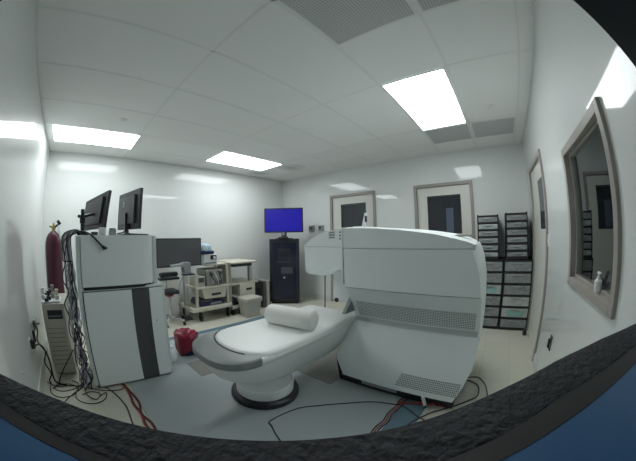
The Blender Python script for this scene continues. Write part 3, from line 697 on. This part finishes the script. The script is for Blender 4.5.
loops = [
 ([(-0.47, 2.48), (-0.45, 2.34), (-0.36, 2.25), (-0.24, 2.27), (-0.20, 2.38), (-0.27, 2.47), (-0.38, 2.48), (-0.44, 2.42)], 'largest black cable loop on the floor before the computer tower'),
 ([(-0.40, 2.50), (-0.42, 2.42), (-0.34, 2.36), (-0.22, 2.38), (-0.18, 2.46), (-0.24, 2.54)], 'inner black cable loop on the floor before the computer tower'),
 ([(-0.36, 2.10), (-0.30, 2.22), (-0.20, 2.33), (-0.12, 2.40), (-0.06, 2.46)], 'straight black cable pointing from the loops towards the camera'),
 ([(-0.12, 2.50), (-0.20, 2.36), (-0.22, 2.22), (-0.16, 2.12), (-0.06, 2.08), (0.03, 2.12), (0.06, 2.22), (-0.01, 2.18)], 'black cable loop on the floor at the left corner of the cabinet'),
 ([(-0.10, 2.46), (-0.13, 2.30), (-0.10, 2.20), (-0.04, 2.14), (0.00, 2.22), (-0.08, 2.28), (-0.16, 2.25)], 'small tight black cable loop beside the left corner of the cabinet'),
 ([(-0.50, 2.56), (-0.40, 2.46), (-0.26, 2.44), (-0.12, 2.38), (0.02, 2.27), (0.18, 2.22), (0.24, 2.25)], 'black cable running past the cabinet front from the left wall'),
]
for p, l in loops: floor_cable(p, 0.0065, 'c_black', l, z=0.001+0.004*random.random(), group=None)
# loop hanging at the tower front
bm = B(); tube(bm, [(-0.16, 2.52, 0.32), (-0.20, 2.56, 0.25), (-0.27, 2.60, 0.15), (-0.34, 2.58, 0.06), (-0.38, 2.50, 0.012)], 0.006, 7); centred('hanging_cable', bm, M['c_black'], 'black cable slanting across the front of the computer tower', 'cable', smooth=True)

# ------------------------------------------------------------------ TV cabinet in the far corner
n = Vector((0.7447, 0.6674, 0)); rz = math.atan2(0.6674, 0.7447)-PI/2      # local -Y faces the room
tc = thing('av_cabinet', 'tall black equipment cabinet standing across the far corner', 'cabinet', (3.512, 3.557, 0), rz)
W = 0.57
obj('cabinet_body', lp(-W/2, W/2, 0.012, 0.46, 0.04, 1.262, 0.004), M['dark'], tc, local=True)
obj('plinth', lp(-W/2+0.02, W/2-0.02, 0.04, 0.44, 0.0, 0.04), M['rubber'], tc, local=True)
bm = B(); box(bm, -W/2+0.01, -W/2+0.06, -0.008, 0.012, 0.05, 1.25); box(bm, W/2-0.06, W/2-0.01, -0.008, 0.012, 0.05, 1.25); box(bm, -W/2+0.06, W/2-0.06, -0.008, 0.012, 0.05, 0.10); box(bm, -W/2+0.06, W/2-0.06, -0.008, 0.012, 1.19, 1.25)
obj('door', bm, M['dark'], tc, local=True)
dg = obj('glass_door_pane', lp(-W/2+0.06, W/2-0.06, -0.003, 0.004, 0.10, 1.19), mat('smoked_glass', (0.016, 0.016, 0.032), 0.12), tc, local=True)
obj('door_lock', lp(-0.02, 0.01, -0.014, -0.003, 0.51, 0.535, 0.002), M['white'], tc, local=True)
obj('equipment_face', lp(-0.12, 0.12, -0.005, -0.0025, 0.86, 1.08), M['dark'], tc, local=True)
obj('equipment_face', lp(-0.06, 0.16, -0.005, -0.0025, 0.60, 0.72), M['darkgrey'], tc, local=True)
obj('equipment_face', lp(-0.15, 0.12, -0.005, -0.0025, 0.82, 0.83), M['darkgrey'], tc, local=True)

tv = thing('television', 'wall of blue on a wide flat television above the black corner cabinet', 'television', (3.510, 3.560, 1.262), rz)
tv['label'] = 'flat television with a plain blue screen above the black corner cabinet'
obj('casing', lp(-0.372, 0.372, 0.005, 0.05, 0.122, 0.592, 0.006), M['dark'], tv, local=True)
obj('screen', lp(-0.345, 0.345, 0.001, 0.006, 0.147, 0.566), M['tvblue'], tv, local=True)
obj('stand_neck', lp(-0.05, 0.05, 0.05, 0.09, 0.012, 0.35, 0.004), M['dark'], tv, local=True)
obj('stand_foot', lp(-0.16, 0.16, 0.02, 0.22, 0.0, 0.014, 0.003), M['dark'], tv, local=True)
wc = thing('webcam', 'small round video camera on the black corner cabinet beneath the television', 'camera', (3.49, 3.545, 1.276), rz)
bm = B(); bmesh.ops.create_uvsphere(bm, u_segments=18, v_segments=12, radius=0.045); bmesh.ops.translate(bm, vec=(0, -0.0, 0.075), verts=bm.verts[:]); obj('camera_body', bm, M['darkgrey'], wc, True, True)
bm = B(); cyl(bm, (0, -0.04, 0.078), (0, -0.058, 0.078), 0.03, n=18); obj('lens', bm, M['chrome'], wc, True, True)
bm = B(); box(bm, -0.10, 0.09, -0.03, 0.03, 0.0, 0.03, 0.006); obj('camera_base', bm, M['darkgrey'], wc, False, True)

for y0, y1, z0, z1, l in ((3.40, 3.53, 1.40, 1.525, 'left grey box on the far wall beside the television'), (3.17, 3.28, 1.41, 1.52, 'right grey box on the far wall, nearest the door frame')):
    t = thing('wall_box', l, 'wall box', (XC, (y0+y1)/2, z0), group='grey boxes on the far wall')
    bm = B(); box(bm, XC-0.05, XC, y0, y1, z0, z1, 0.008); obj('box_body', bm, M['c_grey'], t)
    bm = B(); box(bm, XC-0.056, XC-0.048, y0+0.03, y1-0.02, z0+0.04, z1-0.02); obj('box_window', bm, M['darkgrey'], t)
bm = B(); cyl(bm, (3.0, 2.218, 0.012), (3.0, 2.218, 0.95), 0.009, n=10)
t = thing('floor_stand', 'thin dark floor stand behind the scanner arm', 'stand', (3.0, 2.218, 0)); obj('pole', bm, M['darkgrey'], t, True)
bm = B(); box(bm, 2.9, 3.1, 2.12, 2.32, 0.006, 0.018, 0.004); obj('base_plate', bm, M['dark'], t)
bm = B(); cyl(bm, (3.0, 2.218, 0.95), (3.0, 2.218, 1.0), 0.02, n=10); obj('pole_cap', bm, M['dark'], t, True)

# ------------------------------------------------------------------ equipment carts
def caster(bm, x, y, r=0.045):
    cyl(bm, (x-0.014, y, r), (x+0.014, y, r), r, n=18); box(bm, x-0.02, x+0.02, y-0.018, y+0.018, r, r*2+0.02)
c1 = thing('equipment_cart', 'left beige wheeled cart loaded with medical devices', 'cart', (2.0, 3.86, 0))
y0, y1 = 3.62, 4.10
bm = B(); box(bm, 1.61, 2.325, y0-0.04, y1+0.04, 0.17, 0.235, 0.012); obj('base', bm, M['beige'], c1)
for x, y in ((1.77, y0+0.03), (1.68, y1), (2.27, y0+0.03), (2.27, y1)):
        bm = B(); caster(bm, x, y, 0.055); box(bm, x-0.02, x+0.02, y-0.02, y+0.02, 0.10, 0.17); obj('caster', bm, M['rubber'], c1, True)
for x in (1.725, 2.29):
    for ya in (y0+0.02, y1-0.07):
        bm = B(); box(bm, x-0.022, x+0.022, ya, ya+0.05, 0.235, 0.76 if x < 2 else 0.90, 0.008); obj('side_post', bm, M['beige'], c1)
bm = B(); box(bm, 1.70, 2.325, y0-0.02, y1, 0.515, 0.548, 0.006); obj('shelf', bm, M['beige'], c1)
bm = B(); box(bm, 1.92, 2.33, y0+0.05, y1, 0.86, 0.885, 0.006); obj('shelf', bm, M['beige'], c1)
dr = None
bm = B(); prism(bm, [(1.80, 0.51), (1.84, 0.36), (2.21, 0.35), (2.25, 0.51)], 'y', y0-0.01, y1-0.05); dr = obj('drawer', bm, M['beige'], c1)
bm = B(); box(bm, 1.96, 2.13, y0-0.018, y0-0.008, 0.40, 0.435, 0.004); obj('handle', bm, M['dark'], dr)
t = thing('device_stack', 'navy and grey electronic unit on the bottom deck of the left cart', 'device', (1.98, 3.8, 0.235))
bm = B(); box(bm, 1.76, 2.20, y0+0.02, y1-0.1, 0.235, 0.30, 0.01); obj('case', bm, M['navy'], t)
bm = B(); box(bm, 1.78, 2.00, y0+0.03, y1-0.12, 0.30, 0.33, 0.006); obj('lid', bm, M['darkgrey'], t)
bm = B(); box(bm, 1.95, 2.15, y0+0.012, y0+0.02, 0.25, 0.28); obj('display', bm, M['c_grey'], t)
t = thing('patient_monitor', 'pale boxy device with a dark slot near the top of the left cart', 'device', (2.0, 3.8, 0.885))
bm = B(); box(bm, 1.88, 2.13, y0+0.06, y1-0.08, 0.885, 1.045, 0.012); obj('case', bm, M['white'], t)
bm = B(); box(bm, 2.0, 2.11, y0+0.052, y0+0.06, 0.96, 1.03, 0.003); obj('screen', bm, M['dark'], t)
bm = B(); box(bm, 1.90, 2.10, y0+0.055, y0+0.06, 0.90, 0.915, 0.001); obj('vent', bm, M['darkgrey'], t)
bm = B(); cyl(bm, (2.07, y0+0.04, 0.99), (2.07, y0+0.055, 0.99), 0.022, n=14); obj('dial', bm, M['c_white'], t, True)
t = thing('pump_unit', 'dark shelf device with pale dials in the middle of the left cart', 'device', (2.05, 3.8, 0.548))
bm = B(); box(bm, 1.90, 2.20, y0+0.02, y1-0.08, 0.548, 0.80, 0.012); obj('case', bm, M['beigedark'], t)
for k, (x, z, rr) in enumerate(((1.98, 0.73, 0.03), (2.08, 0.70, 0.035), (2.16, 0.74, 0.024), (2.0, 0.62, 0.026), (2.12, 0.60, 0.03))):
    bm = B(); cyl(bm, (x, y0+0.004, z), (x, y0+0.02, z), rr, n=16); obj('dial', bm, M['c_grey' if k % 2 else 'darkgrey'], t, True)
for k in range(3):
    bm = B(); tube(bm, [(1.95+0.08*k, y0+0.01, 0.78), (1.99+0.07*k, y0-0.02, 0.68), (2.03+0.06*k, y0-0.015, 0.62), (2.06+0.05*k, y0+0.01, 0.57)], 0.006, 6); obj('hose', bm, M['c_white' if k == 1 else 'c_black'], t, True)
t = thing('small_device', 'pale grey box standing beside the dark device with dials', 'device', (1.80, 3.8, 0.548))
bm = B(); box(bm, 1.74, 1.87, y0+0.02, y1-0.15, 0.548, 0.71, 0.008); obj('case', bm, M['beige2'], t)
bm = B(); box(bm, 1.76, 1.85, y0+0.014, y0+0.02, 0.62, 0.69, 0.002); obj('screen', bm, M['darkgrey'], t)
t = thing('helmet_device', 'pale blue domed object with a dark base on top of the left cart', 'device', (1.94, 3.8, 1.045))
bm = B(); box(bm, 1.82, 2.08, y0+0.06, y1-0.12, 1.045, 1.10, 0.02); obj('base', bm, M['navy'], t)
bm = B(); lathe(bm, [(0.115, 0), (0.115, 0.04), (0.10, 0.08), (0.07, 0.105), (0.02, 0.115)], (1.94, 3.76, 1.10), 24); obj('dome', bm, M['lightblue'], t, True)
for k in range(3):
    bm = B(); box(bm, 1.865+0.05*k, 1.893+0.05*k, 3.632, 3.66, 1.12, 1.19, 0.006); obj('clip', bm, M['c_white'], t)

c2 = thing('equipment_cart', 'right beige wheeled cart with a wide bare top', 'cart', (2.58, 3.86, 0))
bm = B(); box(bm, 2.335, 2.86, y0-0.05, y1+0.04, 0.868, 0.90, 0.012); obj('tabletop', bm, M['beige'], c2)
bm = B(); box(bm, 2.40, 2.78, y0+0.0, y1, 0.815, 0.868, 0.004); obj('under_tray', bm, M['dark'], c2)
for x in (2.36, 2.79):
    bm = B(); box(bm, x-0.022, x+0.022, y0+0.05, y1-0.03, 0.14, 0.868, 0.006) if x < 2.5 else box(bm, x-0.03, x+0.03, y0+0.05, y0+0.11, 0.53, 0.868, 0.006)
    obj('side_post', bm, M['beige2'], c2)
bm = B(); box(bm, 2.34, 2.90, y0-0.02, y1, 0.51, 0.542, 0.006); obj('shelf', bm, M['beige'], c2)
bm = B(); box(bm, 2.50, 2.82, y0-0.03, y1-0.05, 0.30, 0.508, 0.008); dr = obj('drawer', bm, M['beige'], c2)
bm = B(); box(bm, 2.62, 2.74, y0-0.04, y0-0.028, 0.40, 0.44, 0.004); obj('handle', bm, M['dark'], dr)
bm = B(); box(bm, 2.34, 2.90, y0-0.02, y1+0.02, 0.105, 0.15, 0.008); obj('base', bm, M['beige'], c2)
for x in (2.37, 2.87):
    for y in (y0+0.02, y1):
        bm = B(); caster(bm, x, y); obj('caster', bm, M['rubber'], c2, True)
bm = B(); box(bm, 2.40, 2.52, y0+0.06, y1-0.1, 0.15, 0.26, 0.01); centred('device_case', bm, M['darkgrey'], 'dark case on the bottom deck of the right cart', 'case')
t = thing('waste_bin', 'grey beige lidded waste bin standing before the right cart', 'waste bin', (2.58, 3.40, 0))
bm = B(); rings = []
for z, s in ((0.0, 0.135), (0.245, 0.155)):
    rings.append([(2.58+s, 3.44-s*0.8, z), (2.58+s, 3.44+s*0.8, z), (2.58-s, 3.44+s*0.8, z), (2.58-s, 3.44-s*0.8, z)])
loft(bm, rings); es = [e for e in bm.edges if abs(e.verts[0].co.z-e.verts[1].co.z) > 0.1]; bmesh.ops.bevel(bm, geom=es, offset=0.02, segments=3, affect='EDGES'); obj('bin_body', bm, M['beige2'], t, True)
bm = B(); box(bm, 2.412, 2.748, 3.30, 3.575, 0.245, 0.325, 0.02, 3); obj('lid', bm, M['beige2'], t, True)
t = thing('floor_unit', 'narrow dark upright unit between the right cart and the black cabinet', 'equipment unit', (3.10, 3.75, 0))
bm = B(); box(bm, 3.03, 3.09, 3.62, 3.95, 0.03, 0.50, 0.006); obj('case', bm, M['darkgrey'], t)
bm = B(); box(bm, 3.10, 3.16, 3.60, 3.92, 0.0, 0.50, 0.006); obj('side_panel', bm, M['beige2'], t)
bm = B(); box(bm, 2.98, 3.03, 3.66, 3.90, 0.06, 0.38, 0.004); obj('inner_panel', bm, M['dark'], t)
bm = B(); box(bm, 3.165, 3.20, 3.62, 3.88, 0.0, 0.48, 0.006); obj('outer_panel', bm, M['dark'], t)

# large dull screen on a floor arm, left of the carts
t = thing('display_screen', 'wide dull grey screen on a pole left of the carts', 'display', (1.47, 3.72, 0))
bm = B(); box(bm, 1.10, 1.825, 3.645, 3.69, 0.885, 1.302, 0.006); obj('casing', bm, M['dark'], t)
bm = B(); box(bm, 1.118, 1.807, 3.641, 3.646, 0.905, 1.285); obj('screen', bm, mat('matt_grey_screen', (0.085, 0.088, 0.095), 0.5), t)
bm = B(); cyl(bm, (1.62, 3.90, 0.04), (1.62, 3.90, 1.1), 0.016, n=12); box(bm, 1.56, 1.68, 3.69, 3.90, 1.05, 1.15, 0.004); obj('pole', bm, M['c_grey'], t, True)
bm = B(); box(bm, 1.54, 1.70, 3.80, 3.98, 0.0, 0.04, 0.01); obj('foot', bm, M['darkgrey'], t)
bm = B(); prism(bm, [(1.30, 0.905), (1.30, 0.925), (1.46, 0.94), (1.47, 0.955), (1.575, 0.955), (1.575, 0.80), (1.48, 0.80), (1.47, 0.88), (1.44, 0.90)], 'y', 3.50, 3.63)
obj('keyboard_tray', bm, M['c_grey'], t)
bm = B(); box(bm, 1.45, 1.62, 3.46, 3.58, 0.775, 0.795, 0.004); obj('side_bar', bm, M['dark'], t)
bm = B(); tube(bm, [(1.52, 3.60, 0.80), (1.48, 3.64, 0.70), (1.45, 3.68, 0.6), (1.46, 3.72, 0.45)], 0.006, 6); obj('coil_lead', bm, M['c_grey'], t, True)

t = thing('equipment_cover', 'pale round-cornered panel behind the office chair by the back wall', 'cover', (1.45, 4.15, 0))
bm = B(); pp = [(1.08, 0.05), (1.58, 0.05)] + [(1.34+0.24*math.cos(a), 0.60+0.24*math.sin(a)) for a in [PI/2*i/8 for i in range(9)]] + [(1.08, 0.86)]
prism(bm, pp, 'y', 4.05, 4.25); es = [e for e in bm.edges if abs(e.verts[0].co.y-e.verts[1].co.y) < 1e-5]; bmesh.ops.bevel(bm, geom=es, offset=0.015, segments=2, affect='EDGES'); obj('shell', bm, M['door'], t, True)
bm = B(); box(bm, 1.12, 1.54, 4.08, 4.22, 0.0, 0.05); obj('plinth', bm, M['c_grey'], t)
# stool
t = thing('office_chair', 'small black office chair with a chrome base left of the carts', 'chair', (1.33, 3.82, 0))
cx, cy = 1.33, 3.82
bm = B(); box(bm, cx-0.15, cx+0.15, cy-0.06, cy+0.02, 0.73, 0.80, 0.03, 4); box(bm, cx-0.16, cx+0.16, cy-0.08, cy+0.04, 0.685, 0.72, 0.012, 3); obj('backrest', bm, M['dark'], t, True)
bm = B(); box(bm, cx-0.14, cx+0.13, cy-0.13, cy+0.15, 0.47, 0.53, 0.022, 3); obj('seat', bm, M['dark'], t, True)
bm = B(); box(bm, cx-0.05, cx+0.05, cy-0.06, cy+0.04, 0.43, 0.47, 0.008); obj('seat_mechanism', bm, M['c_red'], t, True)
bm = B(); cyl(bm, (cx-0.04, cy, 0.52), (cx-0.04, cy, 0.70), 0.012, n=10); obj('back_support', bm, M['chrome'], t, True)
bm = B(); cyl(bm, (cx, cy, 0.09), (cx, cy, 0.45), 0.022, n=14); obj('column', bm, M['chrome'], t, True)
for k in range(5):
    a = 2*PI*k/5+0.3; ex, ey = cx+0.24*math.cos(a), cy+0.24*math.sin(a)
    bm = B(); tube(bm, [(cx, cy, 0.10), ((cx+ex)/2, (cy+ey)/2, 0.095), (ex, ey, 0.075)], 0.015, 8); lg = obj('leg', bm, M['chrome'], t, True)
    bm = B(); cyl(bm, (ex-0.014, ey, 0.03), (ex+0.014, ey, 0.03), 0.03, n=16); obj('caster', bm, M['rubber'], lg, True)

# red bag in its bin
t = thing('biohazard_bin', 'dark bin lined with a bright crimson bag beside the cabinet', 'waste bin', (1.07, 2.66, 0))
bm = B(); lathe(bm, [(0.09, 0.0), (0.115, 0.10), (0.118, 0.21)], (1.08, 2.68, 0.006), 24); obj('bin_body', bm, M['navy'], t, True)
bm = B(); rings = []
for j, (z, rr) in enumerate(((0.06, 0.118), (0.09, 0.134), (0.14, 0.137), (0.21, 0.140), (0.265, 0.142), (0.285, 0.125), (0.275, 0.085), (0.262, 0.045), (0.268, 0.012))):
    ring = []
    for i in range(36):
        a = 2*PI*i/36; w = 1+0.07*math.sin(5*a+j*0.5)+0.04*math.sin(9*a+j)
        zz = z+(0.035*math.sin(3*a+1)+0.015*math.sin(7*a) if j < 3 else 0.006*math.sin(9*a))
        ring.append((1.08+0.93*rr*w*math.cos(a), 2.655+0.93*rr*w*math.sin(a), zz-0.012+0.02*math.cos(a-2.2)*(j/8)))
    rings.append(ring)
loft(bm, rings); obj('bag_liner', bm, M['redbag'], t, True)
bm = B(); rings = []
for z, rr in ((0.006, 0.03), (0.02, 0.06), (0.08, 0.07), (0.14, 0.06), (0.19, 0.035), (0.22, 0.012), (0.25, 0.03)):
    rings.append([(0.85+0.75*rr*(1+0.12*math.sin(4*2*PI*i/20+z*30))*math.cos(2*PI*i/20), 2.56+0.75*rr*math.sin(2*PI*i/20), z*0.72+0.002) for i in range(20)])
loft(bm, rings); centred('plastic_bag', bm, M['c_white'], 'small knotted white plastic bag between the cabinet and the crimson bag', 'bag', smooth=True)

# ------------------------------------------------------------------ drawer towers in the far right corner
def tower(yc, w, z0, z1, n, label, papers):
    t = thing('drawer_tower', label, 'drawer tower', (4.05, yc, z0), group='plastic drawer towers in the far right corner')
    X0, X1 = 3.85, 4.245; a, b = yc-w/2, yc+w/2; g = 0.012
    bm = B(); box(bm, X0, X1, a, a+g, z0, z1); box(bm, X0, X1, b-g, b, z0, z1); box(bm, X1-g, X1, a+g, b-g, z0, z1)
    h = (z1-z0-0.03)/n
    for i in range(n+1):
        z = z0+i*h
        box(bm, X0, X1-g, a+g, b-g, z, z+0.02 if i else z+0.03)
    obj('frame', bm, M['rubber'], t)
    for i in range(n):
        z = z0+i*h+(0.034 if i == 0 else 0.024); zt = z0+(i+1)*h-0.006
        bm = B(); box(bm, X0+0.004, X1-0.03, a+g+0.003, b-g-0.003, z, zt, 0.006); d = obj('drawer', bm, M['drawer2' if i in papers else 'drawer'], t)
        bm = B(); box(bm, X0-0.012, X0+0.006, yc-w*0.18, yc+w*0.18, zt-0.026, zt-0.010, 0.003); obj('handle', bm, M['c_grey'], d)
        if i in papers[:1] or i in papers[2:]:
            bm = B(); box(bm, X0+0.001, X0+0.004, yc-w*0.30, yc+w*0.30, z+0.015, zt-0.035); obj('paper_label', bm, M['teal'], d)
    return t
tower(0.055, 0.395, 0.0, 0.955, 6, 'lower drawer tower partly hidden by the scanner, in the far right corner', [3])
tower(-0.36, 0.415, 0.0, 0.955, 6, 'lower drawer tower beside the window wall, in the far right corner', [1, 2])
tower(0.08, 0.305, 0.955, 1.545, 6, 'upper drawer tower nearer the door, stacked on another', [0, 9, 4])
tower(-0.335, 0.315, 0.955, 1.56, 6, 'upper drawer tower nearer the corner, stacked on another', [8])

# wall fittings on the window wall
t = thing('light_switch', 'narrow white light switch on the window wall beside the door frame', 'switch', (2.84, YD, 1.16))
bm = B(); box(bm, 2.80, 2.85, YD, YD+0.012, 1.16, 1.28, 0.003); obj('cover_plate', bm, M['white'], t)
bm = B(); box(bm, 2.815, 2.835, YD+0.012, YD+0.018, 1.20, 1.24, 0.002); obj('rocker', bm, M['c_white'], t)
t = thing('wall_outlet', 'black outlet low on the window wall right of the door', 'outlet', (2.30, YD, 0.38))
bm = B(); box(bm, 2.27, 2.33, YD, YD+0.012, 0.38, 0.50, 0.003); obj('cover_plate', bm, M['darkgrey'], t)
bm = B(); box(bm, 2.285, 2.315, YD+0.012, YD+0.03, 0.40, 0.47, 0.004); obj('plug', bm, M['dark'], t)
bm = B(); box(bm, 3.66, 3.74, YD+0.035, YD+0.085, 0.0, 0.07, 0.006); centred('door_stop', bm, M['dark'], 'small black door stop on the floor by the drawer towers', 'door stop')

# ------------------------------------------------------------------ camera
F, PA, PB, CX, CY = 262.6461, -0.0265, 0.0113, 286.0461, 227.8042
YAW, PITCH, ROLL = 0.7835, 0.0278, -0.0142
CZ = 1.32
cd = bpy.data.cameras.new('camera'); cam = bpy.data.objects.new('camera', cd); COL.objects.link(cam); S.camera = cam
fw = Vector((math.cos(PITCH)*math.cos(YAW), math.cos(PITCH)*math.sin(YAW), math.sin(PITCH)))
rt = Vector((math.sin(YAW), -math.cos(YAW), 0)); up = rt.cross(fw)
r2 = math.cos(ROLL)*rt+math.sin(ROLL)*up; u2 = -math.sin(ROLL)*rt+math.cos(ROLL)*up
mw = Matrix((r2, u2, -fw)).transposed().to_4x4(); mw.translation = Vector((0, 0, CZ)); cam.matrix_world = mw
cd.type = 'PANO'; cd.sensor_width = 36; cd.sensor_height = 36; cd.sensor_fit = 'HORIZONTAL'; cd.lens = 11.0
cd.clip_start = 0.005
q = cd
try: q.panorama_type = 'FISHEYE_LENS_POLYNOMIAL'
except Exception:
    q = cd.cycles; q.panorama_type = 'FISHEYE_LENS_POLYNOMIAL'
s = 36/636.0
q.fisheye_fov = R(200)
q.fisheye_polynomial_k0 = 0
q.fisheye_polynomial_k1 = -1/F/s
q.fisheye_polynomial_k2 = 0
q.fisheye_polynomial_k3 = -PA/300**2/F/s**3
q.fisheye_polynomial_k4 = -PB/300**3/F/s**4
cd.shift_x = (318-CX)/636; cd.shift_y = -(230.5-CY)/636

# the blue case the camera looks out of: a floor-standing cabinet across the near corner
yaw = YAW
hc = thing('camera_case', 'blue equipment case with a speckled black rim in the near corner, closest to the camera', 'case', (0, 0, 0), yaw)
# local frame: +X forward (into the room), +Y left
h = 0.10
zt = CZ - h
HW = 0.44
obj('body', lp(-0.20, 0.06, -HW+0.01, HW-0.01, 0.05, zt-0.02, 0.01), M['cblue'], hc, local=True)
obj('plinth', lp(-0.18, 0.06, -HW+0.03, HW-0.03, 0.0, 0.05), M['dark'], hc, local=True)
E0 = [(-0.44, 0.068), (-0.30, 0.083), (-0.2088, 0.0932), (-0.171, 0.0965), (-0.1392, 0.0985), (-0.0904, 0.0998), (-0.0547, 0.1009), (-0.0238, 0.102), (0.0141, 0.1028), (0.0456, 0.1032), (0.0818, 0.105), (0.1323, 0.109), (0.2087, 0.1109), (0.2774, 0.1027), (0.3562, 0.0844), (0.44, 0.065)]
E1 = [(-0.44, 0.064), (-0.1743, 0.070), (-0.10, 0.0705), (0.0651, 0.072), (0.10, 0.0725), (0.1616, 0.0757), (0.2891, 0.0635), (0.44, 0.048)]
E2 = [(-0.44, 0.052), (-0.1593, 0.0593), (-0.10, 0.0628), (0.0906, 0.0585), (0.1369, 0.0571), (0.2535, 0.0501), (0.44, 0.040)]
def lerp(E, l):
    for (a, b), (c, d) in zip(E, E[1:]):
        if a <= l <= c: return b+(d-b)*(l-a)/(c-a)
    return E[-1][1]
LS = [-0.44+0.88*i/44 for i in range(45)]
def band(off, zs):
    """lofted bar along the front edge; off(l) gives the section's (forward, z) points; local Y is minus l"""
    bm = B(); loft(bm, [[(x, -l, z) for x, z in off(l)] for l in LS]); return bm
obj('top_plate', band(lambda l: [(-0.20, zt-0.02), (-0.20, zt), (lerp(E2, l), zt), (lerp(E2, l), zt-0.02)], None), M['cblue'], hc, local=True)
obj('rubber_seal', band(lambda l: [(lerp(E2, l), zt-0.02), (lerp(E2, l), zt+0.0004), (lerp(E1, l)+0.003, zt+0.0004), (lerp(E1, l)+0.003, zt-0.02)], None), M['rubber'], hc, local=True)
obj('front_rim', band(lambda l: [(lerp(E1, l), zt-0.03), (lerp(E1, l), zt+0.0005), (lerp(E1, l)+0.001, zt+0.001), (lerp(E0, l)-0.001, zt+0.001), (lerp(E0, l), zt+0.0002), (lerp(E0, l), zt-0.008), (lerp(E0, l)-0.004, zt-0.03)], None), M['crim'], hc, True, local=True)
hz = CZ + 0.10
obj('hood', lp(-0.20, 0.0305, -HW, HW, hz, hz+0.03, 0.001), M['rubber'], hc, local=True)
obj('back_panel', lp(-0.20, -0.18, -HW, HW, zt, hz), M['cblue'], hc, local=True)

# ------------------------------------------------------------------ render look
w = bpy.data.worlds.new('world'); S.world = w; w.use_nodes = True
w.node_tree.nodes['Background'].inputs[0].default_value = (0, 0, 0, 1)
vs = S.view_settings
S.display_settings.display_device = 'sRGB'
vs.view_transform = 'Standard'; vs.look = 'None'; vs.gamma = 1; vs.use_curve_mapping = False
vs.exposure = 0.0
S.cycles.max_bounces = 12; S.cycles.diffuse_bounces = 8; S.cycles.glossy_bounces = 6
S.cycles.use_denoising = True
S.cycles.sample_clamp_indirect = 6
